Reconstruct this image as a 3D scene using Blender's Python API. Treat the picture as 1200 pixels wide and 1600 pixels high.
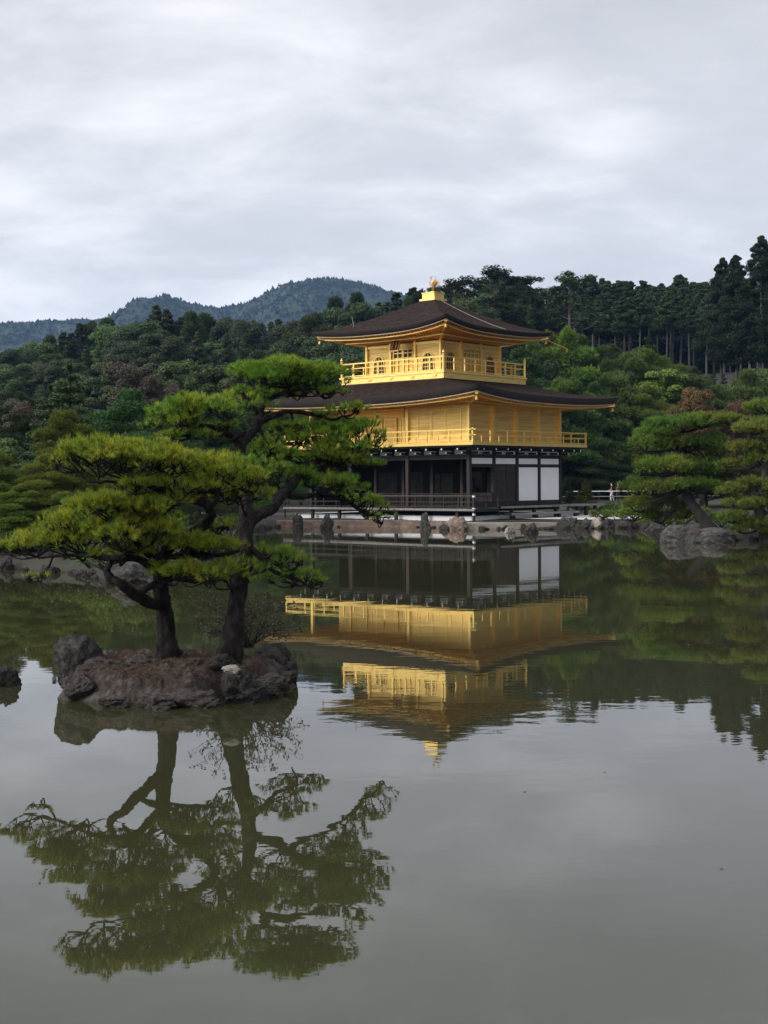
import bpy, bmesh, math, random
import numpy as np
from mathutils import Vector, Matrix, noise
R = math.radians
rng = np.random.default_rng(7)
random.seed(7)
scene = bpy.context.scene
for o in list(bpy.data.objects): bpy.data.objects.remove(o)
C = scene.collection

# ------------------------------------------------------------------ camera
FOC, PITCH, ROLL, CAMH = 2055.2, R(-1.366), R(0.41), 2.513      # focal length in pixels of the 1200x1600 photograph
cam_d = bpy.data.cameras.new('camera'); cam = bpy.data.objects.new('camera', cam_d); C.objects.link(cam)
cam_d.sensor_fit = 'VERTICAL'; cam_d.sensor_height = 24.0; cam_d.lens = 24.0*FOC/1600
cam_d.clip_start = 0.1; cam_d.clip_end = 12000
cam.location = (0, 0, CAMH)
cam.rotation_euler = (Matrix.Rotation(R(90)+PITCH, 4, 'X') @ Matrix.Rotation(-ROLL, 4, 'Z')).to_euler()
scene.camera = cam
scene.render.resolution_x = 768; scene.render.resolution_y = 1024

# ------------------------------------------------------------------ world: overcast sky
SUN_EL, SUN_AZ = R(31), R(-114)        # azimuth clockwise from +Y: behind the camera to the left
w = bpy.data.worlds.new('World'); scene.world = w; w.use_nodes = True
nt = w.node_tree; N = nt.nodes; L = nt.links
for n in list(N): N.remove(n)
def nd(tree, t, **k):
    n = tree.nodes.new(t)
    for a, b in k.items():
        if a.startswith('_'): n.inputs[int(a[1:])].default_value = b
        else: setattr(n, a, b)
    return n
out = nd(nt, 'ShaderNodeOutputWorld')
sky = nd(nt, 'ShaderNodeTexSky', sky_type='NISHITA', sun_disc=False, sun_elevation=SUN_EL, sun_rotation=SUN_AZ)
tc = nd(nt, 'ShaderNodeTexCoord'); sep = nd(nt, 'ShaderNodeSeparateXYZ')
L.new(tc.outputs['Generated'], sep.inputs[0])
mz = nd(nt, 'ShaderNodeMath', operation='MAXIMUM', _1=0.0); L.new(sep.outputs[2], mz.inputs[0])
az = nd(nt, 'ShaderNodeMath', operation='ADD', _1=0.27); L.new(mz.outputs[0], az.inputs[0])
dx = nd(nt, 'ShaderNodeMath', operation='DIVIDE'); dy = nd(nt, 'ShaderNodeMath', operation='DIVIDE')
L.new(sep.outputs[0], dx.inputs[0]); L.new(az.outputs[0], dx.inputs[1])
L.new(sep.outputs[1], dy.inputs[0]); L.new(az.outputs[0], dy.inputs[1])
cmb = nd(nt, 'ShaderNodeCombineXYZ'); L.new(dx.outputs[0], cmb.inputs[0]); L.new(dy.outputs[0], cmb.inputs[1])
mp = nd(nt, 'ShaderNodeMapping'); mp.inputs['Rotation'].default_value = (0, 0, R(18)); mp.inputs['Scale'].default_value = (0.85, 1.25, 1.0)
L.new(cmb.outputs[0], mp.inputs[0])
n1 = nd(nt, 'ShaderNodeTexNoise'); n1.inputs['Scale'].default_value = 1.25; n1.inputs['Detail'].default_value = 7; n1.inputs['Roughness'].default_value = 0.52; n1.inputs['Distortion'].default_value = 0.3
n2 = nd(nt, 'ShaderNodeTexNoise'); n2.inputs['Scale'].default_value = 3.6; n2.inputs['Detail'].default_value = 6; n2.inputs['Roughness'].default_value = 0.6; n2.inputs['Distortion'].default_value = 0.35
L.new(mp.outputs[0], n1.inputs['Vector']); L.new(mp.outputs[0], n2.inputs['Vector'])
mx = nd(nt, 'ShaderNodeMath', operation='MULTIPLY_ADD', _1=0.35); L.new(n2.outputs[0], mx.inputs[0]); 
sb = nd(nt, 'ShaderNodeMath', operation='MULTIPLY', _1=0.65); L.new(n1.outputs[0], sb.inputs[0]); L.new(sb.outputs[0], mx.inputs[2])
cr = nd(nt, 'ShaderNodeValToRGB'); e = cr.color_ramp
e.elements[0].position = 0.36; e.elements[0].color = (0.585, 0.593, 0.618, 1)
e.elements[1].position = 0.63; e.elements[1].color = (0.97, 0.97, 0.98, 1)
m = e.elements.new(0.5); m.color = (0.70, 0.706, 0.730, 1)
L.new(mx.outputs[0], cr.inputs[0])
# paler towards the horizon
hz = nd(nt, 'ShaderNodeMapRange'); hz.inputs['From Min'].default_value = 0.0; hz.inputs['From Max'].default_value = 0.34
hz.inputs['To Min'].default_value = 1.10; hz.inputs['To Max'].default_value = 0.97
L.new(mz.outputs[0], hz.inputs['Value'])
cm = nd(nt, 'ShaderNodeVectorMath', operation='SCALE'); L.new(cr.outputs[0], cm.inputs[0]); L.new(hz.outputs[0], cm.inputs['Scale'])
# brighter overhead, as under any overcast, and towards the veiled sun
zr = nd(nt, 'ShaderNodeMapRange'); zr.inputs['From Min'].default_value = 0.42; zr.inputs['From Max'].default_value = 0.95; zr.inputs['To Min'].default_value = 1.0; zr.inputs['To Max'].default_value = 1.45
L.new(mz.outputs[0], zr.inputs['Value'])
sdv = (-.806, -.07, .588)       # centre of the brighter part of the cloud cover
dt = nd(nt, 'ShaderNodeVectorMath', operation='DOT_PRODUCT'); L.new(tc.outputs['Generated'], dt.inputs[0]); dt.inputs[1].default_value = sdv
dr_ = nd(nt, 'ShaderNodeMapRange'); dr_.inputs['From Min'].default_value = .48; dr_.inputs['From Max'].default_value = 1.0; dr_.inputs['To Min'].default_value = 1.0; dr_.inputs['To Max'].default_value = 3.4
L.new(dt.outputs['Value'], dr_.inputs['Value'])
ds_ = nd(nt, 'ShaderNodeMapRange'); ds_.inputs['From Min'].default_value = -.62; ds_.inputs['From Max'].default_value = -.27; ds_.inputs['To Min'].default_value = .12; ds_.inputs['To Max'].default_value = 1.0; L.new(dt.outputs['Value'], ds_.inputs['Value'])
zq_ = nd(nt, 'ShaderNodeMath', operation='MULTIPLY'); L.new(zr.outputs[0], zq_.inputs[0]); L.new(dr_.outputs[0], zq_.inputs[1])
zm_ = nd(nt, 'ShaderNodeMath', operation='MULTIPLY'); L.new(zq_.outputs[0], zm_.inputs[0]); L.new(ds_.outputs[0], zm_.inputs[1])
cm2 = nd(nt, 'ShaderNodeVectorMath', operation='SCALE'); L.new(cm.outputs[0], cm2.inputs[0]); L.new(zm_.outputs[0], cm2.inputs['Scale']); cm = cm2
bgs = nd(nt, 'ShaderNodeBackground', _1=0.10); L.new(sky.outputs[0], bgs.inputs[0])
bgc = nd(nt, 'ShaderNodeBackground', _1=1.0); L.new(cm.outputs[0], bgc.inputs[0])
mixw = nd(nt, 'ShaderNodeMixShader', _0=0.94); L.new(bgs.outputs[0], mixw.inputs[1]); L.new(bgc.outputs[0], mixw.inputs[2])
L.new(mixw.outputs[0], out.inputs[0])

# ------------------------------------------------------------------ sun (veiled)
sd = bpy.data.lights.new('sun', 'SUN'); sd.energy = 1.5; sd.angle = R(10); sd.color = (1.0, 0.94, 0.84)
sun = bpy.data.objects.new('sun', sd); C.objects.link(sun)
sdir = Vector((math.sin(SUN_AZ)*math.cos(SUN_EL), math.cos(SUN_AZ)*math.cos(SUN_EL), math.sin(SUN_EL)))
sun.rotation_euler = sdir.to_track_quat('Z', 'Y').to_euler(); sun.location = (-30, -20, 60)
scene.view_settings.view_transform = 'Standard'; scene.view_settings.look = 'None'
scene.view_settings.exposure = 0.2; scene.view_settings.gamma = 1.0
scene.render.engine = 'CYCLES'

# ------------------------------------------------------------------ helpers
def at(px, py, Z):
    """point of the world seen at photo pixel (px,py) at forward distance Z"""
    a = (px-600)/FOC; b = (800-py)/FOC
    cr_, sr_ = math.cos(ROLL), math.sin(ROLL)
    x = a*cr_ + b*sr_; y = -a*sr_ + b*cr_
    f = math.cos(PITCH) - y*math.sin(PITCH); up = math.sin(PITCH) + y*math.cos(PITCH)
    t = Z/f
    return Vector((x*t, Z, CAMH+up*t))
def tag(o, label=None, cat=None, group=None, kind=None):
    if label: o['label'] = label
    if cat: o['category'] = cat
    if group: o['group'] = group
    if kind: o['kind'] = kind
    return o
def empty(name, loc=(0, 0, 0), rz=0.0):
    o = bpy.data.objects.new(name, None); C.objects.link(o); o.location = loc; o.rotation_euler = (0, 0, rz)
    o.empty_display_size = 0.3
    return o
def link_mesh(name, me, mat=None, parent=None, smooth=False):
    if mat: me.materials.append(mat)
    if smooth: me.polygons.foreach_set('use_smooth', np.ones(len(me.polygons), dtype=bool))
    o = bpy.data.objects.new(name, me); C.objects.link(o)
    if parent: o.parent = parent
    return o
def np_mesh(name, V, F):
    """V (n,3), F (m,k) with k = 3 or 4"""
    V = np.asarray(V, dtype=np.float32); F = np.asarray(F, dtype=np.int32)
    me = bpy.data.meshes.new(name); k = F.shape[1]
    me.vertices.add(len(V)); me.vertices.foreach_set('co', V.ravel())
    me.loops.add(F.size); me.loops.foreach_set('vertex_index', F.ravel())
    me.polygons.add(len(F)); me.polygons.foreach_set('loop_start', np.arange(0, F.size, k, dtype=np.int32))
    me.update(calc_edges=True)
    return me
class MB:
    """collects simple solids and builds them as ONE mesh"""
    def __init__(s): s.v = []; s.f = []; s.p = []
    def add(s, vs, fs):
        b = len(s.v); s.p.append((list(vs), list(fs))); s.v += [tuple(p) for p in vs]; s.f += [tuple(i+b for i in f) for f in fs]; return s
    def box(s, x0, x1, y0, y1, z0, z1):
        return s.add([(x0,y0,z0),(x1,y0,z0),(x1,y1,z0),(x0,y1,z0),(x0,y0,z1),(x1,y0,z1),(x1,y1,z1),(x0,y1,z1)],
                     [(0,3,2,1),(4,5,6,7),(0,1,5,4),(1,2,6,5),(2,3,7,6),(3,0,4,7)])
    def bar(s, p, q, w, h=None):
        p = Vector(p); q = Vector(q); h = h or w; d = (q-p)
        if d.length < 1e-6: return s
        d.normalize(); up = Vector((0,0,1)) if abs(d.z) < .95 else Vector((1,0,0))
        a = d.cross(up).normalized()*w/2; b = a.cross(d).normalized()*h/2
        vs = [p-a-b, p+a-b, p+a+b, p-a+b, q-a-b, q+a-b, q+a+b, q-a+b]
        return s.add(vs, [(0,3,2,1),(4,5,6,7),(0,1,5,4),(1,2,6,5),(2,3,7,6),(3,0,4,7)])
    def lathe(s, c, prof, n=10):
        vs = []; fs = []
        for r, z in prof:
            for k in range(n):
                t = 2*math.pi*k/n; vs.append((c[0]+r*math.cos(t), c[1]+r*math.sin(t), c[2]+z))
        for i in range(len(prof)-1):
            for k in range(n): fs.append((i*n+k, i*n+(k+1) % n, (i+1)*n+(k+1) % n, (i+1)*n+k))
        fs.append(tuple(range(n))[::-1]); fs.append(tuple((len(prof)-1)*n+k for k in range(n)))
        return s.add(vs, fs)
    def tube(s, pts, rad, n=8):
        V, F = tube_np(pts, rad, n, 1)
        return s.add(V.tolist(), F.tolist())
    def build(s, name, mat, parent=None, smooth=False, bevel=0):
        me = bpy.data.meshes.new(name); me.from_pydata(s.v, [], s.f); me.update()
        o = link_mesh(name, me, mat, parent, smooth)
        if bevel:
            m = o.modifiers.new('bevel', 'BEVEL'); m.width = bevel; m.segments = 2; m.limit_method = 'ANGLE'
        return o
def catmull(pts, rad, sub):
    P = np.array([list(p) for p in pts], float); r = np.array(rad, float)
    if sub <= 1 or len(P) < 3:
        return P, r
    Q = np.vstack([2*P[0]-P[1], P, 2*P[-1]-P[-2]]); o = []; rr = []
    for i in range(len(P)-1):
        a, b, c, d = Q[i], Q[i+1], Q[i+2], Q[i+3]
        for k in range(sub):
            t = k/sub
            o.append(.5*((2*b)+(-a+c)*t+(2*a-5*b+4*c-d)*t*t+(-a+3*b-3*c+d)*t**3)); rr.append(r[i]*(1-t)+r[i+1]*t)
    o.append(P[-1]); rr.append(r[-1])
    return np.array(o), np.array(rr)
def tube_np(pts, rad, n=8, sub=4, rough=0.0, seed=0):
    P, r = catmull(pts, rad, sub); m = len(P)
    T = np.gradient(P, axis=0); T /= np.linalg.norm(T, axis=1)[:, None]+1e-9
    up = np.array([0.13, 0.97, 0.21]) if abs(T[0][1]) < .8 else np.array([1., 0.1, 0])
    V = np.zeros((m, n, 3)); a = np.cross(T[0], up); a /= np.linalg.norm(a)
    lr = np.random.default_rng(seed+m*31+n)
    ang = np.arange(n)*2*np.pi/n; ph = lr.uniform(0, 6.28, 6)
    for i in range(m):
        a = a-T[i]*np.dot(a, T[i]); a /= np.linalg.norm(a)+1e-9; b = np.cross(T[i], a)
        rr = r[i]*(1+rough*(np.sin(ang*2+ph[0]+i*.35)*.5+np.sin(ang*3+ph[1]-i*.5)*.5+np.sin(ang*7+ph[2]+i*.9)*.35+lr.normal(0, .35, n)))
        V[i] = P[i]+np.outer(np.cos(ang)*rr, a)+np.outer(np.sin(ang)*rr, b)
    idx = np.arange(m*n).reshape(m, n); nx = np.roll(idx, -1, axis=1)
    F = np.stack([idx[:-1], nx[:-1], nx[1:], idx[1:]], -1).reshape(-1, 4)
    return V.reshape(-1, 3), F
def merge(parts):
    Vs = []; Fs = []; b = 0
    for V, F in parts:
        Vs.append(V); Fs.append(np.asarray(F)+b); b += len(V)
    return np.vstack(Vs), np.vstack(Fs)
def unit(n, g=rng):
    v = g.normal(size=(n, 3)); return v/np.linalg.norm(v, axis=1)[:, None]

# ------------------------------------------------------------------ materials
def mat(name, base=(.5,.5,.5), rough=.7, metal=0.0, c2=None, scale=5.0, detail=6, bump=0.0, bscale=None, bdist=.02, lo=.35, hi=.65, spec=.5, stretch=None, c3=None, s3=1.0, coord='Object', rnd=0.0, island=0.0, trans=0.0):
    m = bpy.data.materials.new(name); m.use_nodes = True; t = m.node_tree; n = t.nodes; l = t.links
    p = n['Principled BSDF']; p.inputs['Roughness'].default_value = rough; p.inputs['Metallic'].default_value = metal
    p.inputs['Specular IOR Level'].default_value = spec
    p.inputs['Base Color'].default_value = (*base, 1)
    tcn = n.new('ShaderNodeTexCoord'); src = tcn.outputs[coord]
    if stretch:
        mpn = n.new('ShaderNodeMapping'); mpn.inputs['Scale'].default_value = stretch; l.new(src, mpn.inputs[0]); src = mpn.outputs[0]
    col = None
    if c2:
        nz = n.new('ShaderNodeTexNoise'); nz.inputs['Scale'].default_value = scale; nz.inputs['Detail'].default_value = detail; nz.inputs['Roughness'].default_value = .6
        l.new(src, nz.inputs['Vector'])
        mr = n.new('ShaderNodeMapRange'); mr.inputs['From Min'].default_value = lo; mr.inputs['From Max'].default_value = hi; l.new(nz.outputs[0], mr.inputs[0])
        mixn = n.new('ShaderNodeMix'); mixn.data_type = 'RGBA'; mixn.inputs[6].default_value = (*base, 1); mixn.inputs[7].default_value = (*c2, 1)
        l.new(mr.outputs[0], mixn.inputs[0]); col = mixn.outputs[2]
    if c3:
        nz3 = n.new('ShaderNodeTexNoise'); nz3.inputs['Scale'].default_value = s3; nz3.inputs['Detail'].default_value = 5; l.new(tcn.outputs[coord], nz3.inputs['Vector'])
        mr3 = n.new('ShaderNodeMapRange'); mr3.inputs['From Min'].default_value = .5; mr3.inputs['From Max'].default_value = .66; l.new(nz3.outputs[0], mr3.inputs[0])
        mx3 = n.new('ShaderNodeMix'); mx3.data_type = 'RGBA'; mx3.inputs[7].default_value = (*c3, 1)
        if col: l.new(col, mx3.inputs[6])
        else: mx3.inputs[6].default_value = (*base, 1)
        l.new(mr3.outputs[0], mx3.inputs[0]); col = mx3.outputs[2]
    if rnd or island:
        hs = n.new('ShaderNodeHueSaturation')
        if col: l.new(col, hs.inputs['Color'])
        else: hs.inputs['Color'].default_value = (*base, 1)
        addn = None
        if rnd:
            oi = n.new('ShaderNodeObjectInfo'); a = n.new('ShaderNodeMapRange'); a.inputs['To Min'].default_value = 1-rnd; a.inputs['To Max'].default_value = 1+rnd
            l.new(oi.outputs['Random'], a.inputs[0]); addn = a.outputs[0]
            wn = n.new('ShaderNodeTexWhiteNoise'); wn.noise_dimensions = '1D'; l.new(oi.outputs['Random'], wn.inputs['W'])
            a2 = n.new('ShaderNodeMapRange'); a2.inputs['To Min'].default_value = .5-rnd*.07; a2.inputs['To Max'].default_value = .5+rnd*.07; l.new(wn.outputs['Value'], a2.inputs[0]); l.new(a2.outputs[0], hs.inputs['Hue'])
        if island:
            gi = n.new('ShaderNodeNewGeometry'); b = n.new('ShaderNodeMapRange'); b.inputs['To Min'].default_value = 1-island; b.inputs['To Max'].default_value = 1+island
            l.new(gi.outputs['Random Per Island'], b.inputs[0])
            if addn:
                mu = n.new('ShaderNodeMath'); mu.operation = 'MULTIPLY'; l.new(addn, mu.inputs[0]); l.new(b.outputs[0], mu.inputs[1]); addn = mu.outputs[0]
            else: addn = b.outputs[0]
        l.new(addn, hs.inputs['Value']); col = hs.outputs[0]
    if col: l.new(col, p.inputs['Base Color'])
    if bump:
        nb = n.new('ShaderNodeTexNoise'); nb.inputs['Scale'].default_value = bscale or scale; nb.inputs['Detail'].default_value = 8; nb.inputs['Roughness'].default_value = .65
        l.new(src, nb.inputs['Vector'])
        bp = n.new('ShaderNodeBump'); bp.inputs['Strength'].default_value = bump; bp.inputs['Distance'].default_value = bdist
        l.new(nb.outputs[0], bp.inputs['Height']); l.new(bp.outputs[0], p.inputs['Normal'])
    if trans:
        tr = n.new('ShaderNodeBsdfTranslucent'); ms = n.new('ShaderNodeMixShader'); ms.inputs[0].default_value = trans
        if col: l.new(col, tr.inputs[0])
        else: tr.inputs[0].default_value = (*base, 1)
        l.new(p.outputs[0], ms.inputs[1]); l.new(tr.outputs[0], ms.inputs[2]); l.new(ms.outputs[0], n['Material Output'].inputs[0])
    return m
M = {}
M['gold'] = mat('gold_leaf', (.84,.545,.135), .38, .75, (.95,.70,.235), 1.7, lo=.3, hi=.7, bump=.35, bscale=9, bdist=.02, stretch=(1,1,6))
M['gold_wall'] = mat('gold_leaf_boards', (.64,.40,.085), .42, .72, (.94,.69,.25), 1.6, lo=.3, hi=.7, bump=.8, bscale=2.4, bdist=.03, stretch=(.35,.35,9))
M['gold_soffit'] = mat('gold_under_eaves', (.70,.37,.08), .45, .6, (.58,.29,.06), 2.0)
M['bronze_gold'] = mat('aged_gold', (.55,.30,.09), .45, .7, (.68,.42,.14), 12)
M['bark_roof'] = mat('cypress_bark_shingles', (.011,.007,.0055), .95, 0, (.034,.022,.018), 2.6, bump=1.0, bscale=3.2, bdist=.05, stretch=(.9,.9,13), c3=(.036,.027,.022), s3=3.5, spec=.05)
M['roof_edge'] = mat('cut_shingle_edge', (.016,.011,.010), .85, 0, (.028,.02,.017), 6, bump=.5, bscale=10, stretch=(.3,.3,14))
M['roof_trim'] = mat('eave_board', (.36,.24,.13), .6, .2, (.45,.32,.19), 5)
M['dark_wood'] = mat('aged_dark_wood', (.011,.0075,.0065), .65, 0, (.022,.015,.012), 3, bump=.3, bscale=8, stretch=(1,1,8))
M['brown_wood'] = mat('red_brown_wood', (.026,.013,.009), .6, 0, (.045,.022,.016), 4, bump=.3, bscale=8, stretch=(3,3,1))
M['grey_wood'] = mat('weathered_plank', (.16,.15,.14), .75, 0, (.27,.25,.24), 6, bump=.3)
M['plaster'] = mat('white_plaster', (.80,.82,.85), .85, 0, (.84,.86,.88), 1.5, bump=.08, bscale=20)
M['plaster_shaded'] = mat('frieze_plaster_painted_shade', (.42,.44,.47), .85, 0, (.50,.52,.55), 1.5)  # frieze is white plaster; the balcony's shade is put into its colour
M['white_cap'] = mat('white_end_paint', (.78,.78,.76), .6)
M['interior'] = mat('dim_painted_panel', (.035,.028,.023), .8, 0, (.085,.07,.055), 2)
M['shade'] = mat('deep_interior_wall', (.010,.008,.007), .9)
M['lacquer'] = mat('red_brown_lacquer', (.14,.035,.02), .4)
M['window_dark'] = mat('dark_window_lattice_backing', (.055,.032,.022), .7)
M['stone'] = mat('mottled_rock', (.026,.023,.022), .92, 0, (.095,.088,.085), 4.5, lo=.42, hi=.68, bump=1.0, bscale=6, bdist=.12, c3=(.055,.040,.032), s3=1.6, rnd=.3)
M['stone_dark'] = mat('dark_wet_rock', (.013,.012,.011), .9, 0, (.055,.050,.047), 8, lo=.42, hi=.66, bump=1.0, bscale=12, bdist=.09, c3=(.06,.055,.05), s3=9.0)
M['stone_brown'] = mat('brown_mossy_rock', (.030,.020,.015), .92, 0, (.100,.076,.060), 9, lo=.4, hi=.66, bump=1.0, bscale=12, bdist=.09, c3=(.10,.095,.09), s3=6.0)
M['stone_tan'] = mat('tan_stone', (.16,.10,.07), .9, 0, (.27,.20,.16), 3, bump=.9, bscale=5, bdist=.08, c3=(.12,.10,.09), s3=2)
M['slab'] = mat('dressed_stone_slab', (.20,.17,.14), .85, 0, (.30,.27,.23), 2, bump=.5, bscale=6)
M['lichen'] = mat('pale_lichen', (.30,.29,.25), .9, 0, (.15,.14,.12), 12)
M['litter'] = mat('needle_litter_and_moss', (.022,.014,.010), .95, 0, (.056,.038,.028), 16, bump=1.0, bscale=30, bdist=.05, c3=(.085,.078,.072), s3=7)
M['dead_needles'] = mat('dead_pine_needles', (.075,.038,.024), .9, 0, (.13,.075,.045), 8, island=.5)
M['pine_bark'] = mat('black_pine_bark', (.008,.006,.0055), .92, 0, (.034,.028,.027), 9, lo=.42, hi=.66, bump=1.0, bscale=13, bdist=.08, spec=.2, stretch=(1.6,1.6,.55))
M['pale_bark'] = mat('pale_conifer_bark', (.060,.050,.044), .9, 0, (.135,.115,.100), 3, stretch=(3,3,.4), rnd=.75)
M['dark_bark'] = mat('dark_bark', (.014,.011,.010), .9, 0, (.032,.027,.024), 3, stretch=(3,3,.5), rnd=.3)
M['needle_a'] = mat('yellow_green_needles', (.190,.275,.026), .55, 0, (.36,.355,.032), 2.6, lo=.4, hi=.64, c3=(.060,.110,.016), s3=12, island=.55, trans=.3, spec=.25)
M['needle_b'] = mat('fresh_green_needles', (.140,.275,.030), .55, 0, (.31,.355,.034), 2.6, lo=.4, hi=.66, c3=(.045,.110,.018), s3=12, island=.55, trans=.3, spec=.25)
M['needle_far'] = mat('shore_pine_needles', (.080,.145,.024), .6, 0, (.165,.205,.030), .55, lo=.4, hi=.65, island=.4, rnd=.3, trans=.25, spec=.2)
M['needle_yellow'] = mat('yellowish_pine_needles', (.105,.150,.024), .6, 0, (.17,.175,.03), .55, lo=.4, hi=.65, island=.4, rnd=.25, trans=.25, spec=.2)
M['leaf_dark'] = mat('dark_evergreen_leaves', (.026,.044,.013), .6, 0, (.066,.085,.023), .3, lo=.4, hi=.62, island=.4, rnd=.45, trans=.15, spec=.2)
M['leaf_shadow'] = mat('painted_shade_leaves', (.010,.018,.010), .8, 0, (.018,.026,.014), .5, rnd=.2, spec=.1)  # near-black colour carries the shade between the plantation trunks
M['leaf_black'] = mat('very_dark_cedar_foliage', (.013,.024,.010), .65, 0, (.028,.042,.015), .3, lo=.4, hi=.62, island=.4, rnd=.2, trans=.1, spec=.15)
M['leaf_mid'] = mat('mid_green_leaves', (.044,.082,.021), .6, 0, (.092,.125,.029), .3, lo=.4, hi=.62, island=.4, rnd=.4, trans=.15, spec=.2)
M['leaf_bright'] = mat('bright_green_leaves', (.050,.115,.034), .6, 0, (.085,.140,.036), .4, lo=.4, hi=.62, island=.35, rnd=.25, trans=.2, spec=.2)
M['leaf_cedar'] = mat('cedar_foliage', (.022,.044,.015), .65, 0, (.048,.074,.022), .3, lo=.4, hi=.62, island=.4, rnd=.35, trans=.12, spec=.2)
M['leaf_brown'] = mat('browning_foliage', (.070,.050,.034), .65, 0, (.045,.050,.024), .45, lo=.42, hi=.6, island=.4, rnd=.2, trans=.15, spec=.2)
M['leaf_orange'] = mat('orange_autumn_leaves', (.13,.070,.028), .65, 0, (.075,.090,.028), .45, lo=.42, hi=.62, island=.35, rnd=.1, trans=.2, spec=.2)
M['leaf_red'] = mat('dull_red_autumn_leaves', (.125,.055,.042), .65, 0, (.085,.062,.036), .5, lo=.42, hi=.62, island=.35, rnd=.1, trans=.2, spec=.2)
M['shrub'] = mat('small_shrub_leaves', (.055,.060,.022), .6, 0, (.085,.055,.03), 3, island=.4, trans=.2)
M['skin'] = mat('skin', (.50,.30,.22), .6)
M['hair'] = mat('black_hair', (.012,.010,.010), .5)
M['cloth_white'] = mat('white_cloth', (.62,.63,.66), .8)
M['cloth_red'] = mat('dark_red_cloth', (.22,.03,.03), .8)
M['cloth_dark'] = mat('dark_cloth', (.03,.03,.035), .8)
M['ground'] = mat('woodland_floor', (.016,.014,.009), .95, 0, (.032,.026,.017), 1.2, bump=.5, bscale=5, bdist=.05, c3=(.022,.030,.012), s3=.6)
M['mountain'] = mat('wooded_mountain', (.010,.022,.016), .95, 0, (.034,.052,.030), .035, lo=.38, hi=.6, detail=12, bump=1.0, bscale=.06, bdist=14)
M['sand'] = mat('raked_white_gravel', (.50,.48,.46), .9, 0, (.60,.58,.56), 8, bump=.3, bscale=40)

# ------------------------------------------------------------------ terrain with the pond cut into it
POND = np.array([(-90,4.5),(90,4.5),(80,30),(60,42),(25,49.5),(15.6,52.6),(12.2,53.2),(12.6,60),(13.6,66.6),(11.6,67.2),(8.8,66.4),
                 (4.7,66.6),(3.4,69.4),(1.0,71.0),(-6.0,72.2),(-7.2,62),(-6.6,48),(-5.4,40),(-5.5,34.2),(-6.5,32.2),(-8.6,36.3),(-11.4,38.9),(-22,38),(-70,34)], float)
def pond_dist(X, Y):
    """signed distance: negative inside the pond"""
    P = POND; n = len(P); d = np.full(X.shape, 1e9); ins = np.zeros(X.shape, bool)
    for i in range(n):
        a = P[i]; b = P[(i+1) % n]; ab = b-a
        t = np.clip(((X-a[0])*ab[0]+(Y-a[1])*ab[1])/(ab@ab), 0, 1)
        d = np.minimum(d, np.hypot(X-a[0]-t*ab[0], Y-a[1]-t*ab[1]))
        c = ((a[1] > Y) != (b[1] > Y)) & (X < (b[0]-a[0])*(Y-a[1])/((b[1]-a[1]) if b[1] != a[1] else 1e-9)+a[0])
        ins ^= c
    return np.where(ins, -d, d)
def sm(t): t = np.clip(t, 0, 1); return t*t*(3-2*t)
def ground_h(X, Y):
    X = np.asarray(X, float); Y = np.asarray(Y, float)
    d = pond_dist(X, Y)
    shore = np.where(d < 0, np.maximum(-1.2, d*1.6), 0)+np.where(d >= 0, .40*sm(d/.7)+.0*d, 0)
    ang = X/np.maximum(Y, 1)
    A = 10+8*sm((ang+.06)/.16)
    hill = A*sm((Y-116)/90.)
    near = 1.0*sm((6-Y)/10.)*(d > 0)
    wob = .06*np.sin(X*.7+1)*np.sin(Y*.5)*(d > 1.5)+.8*np.sin(X*.09+2)*np.sin(Y*.07+.5)*sm((Y-116)/60.)
    return shore-.02+hill+near+wob+.25*sm((Y-75)/40.)
def build_terrain():
    xs = np.unique(np.concatenate([np.linspace(-14, 18, 129), -14-np.geomspace(.4, 3200, 60), 18+np.geomspace(.4, 3200, 60)]))
    ys = np.unique(np.concatenate([np.linspace(28, 76, 193), 28-np.geomspace(.4, 60, 30), 76+np.geomspace(.5, 3400, 90)]))
    X, Y = np.meshgrid(xs, ys); Z = ground_h(X, Y)
    jx = rng.normal(0, .04, X.shape); Z = Z+np.where(pond_dist(X, Y) > .2, rng.normal(0, .012, X.shape), 0)
    V = np.stack([X, Y, Z], -1).reshape(-1, 3); n, m = X.shape; i = np.arange(n*m).reshape(n, m)
    F = np.stack([i[:-1, :-1], i[:-1, 1:], i[1:, 1:], i[1:, :-1]], -1).reshape(-1, 4)
    o = link_mesh('ground', np_mesh('ground', V, F), M['ground'], smooth=True); tag(o, kind='structure')
build_terrain()
GH = lambda x, y: float(ground_h(np.array([x]), np.array([y]))[0])

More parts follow.
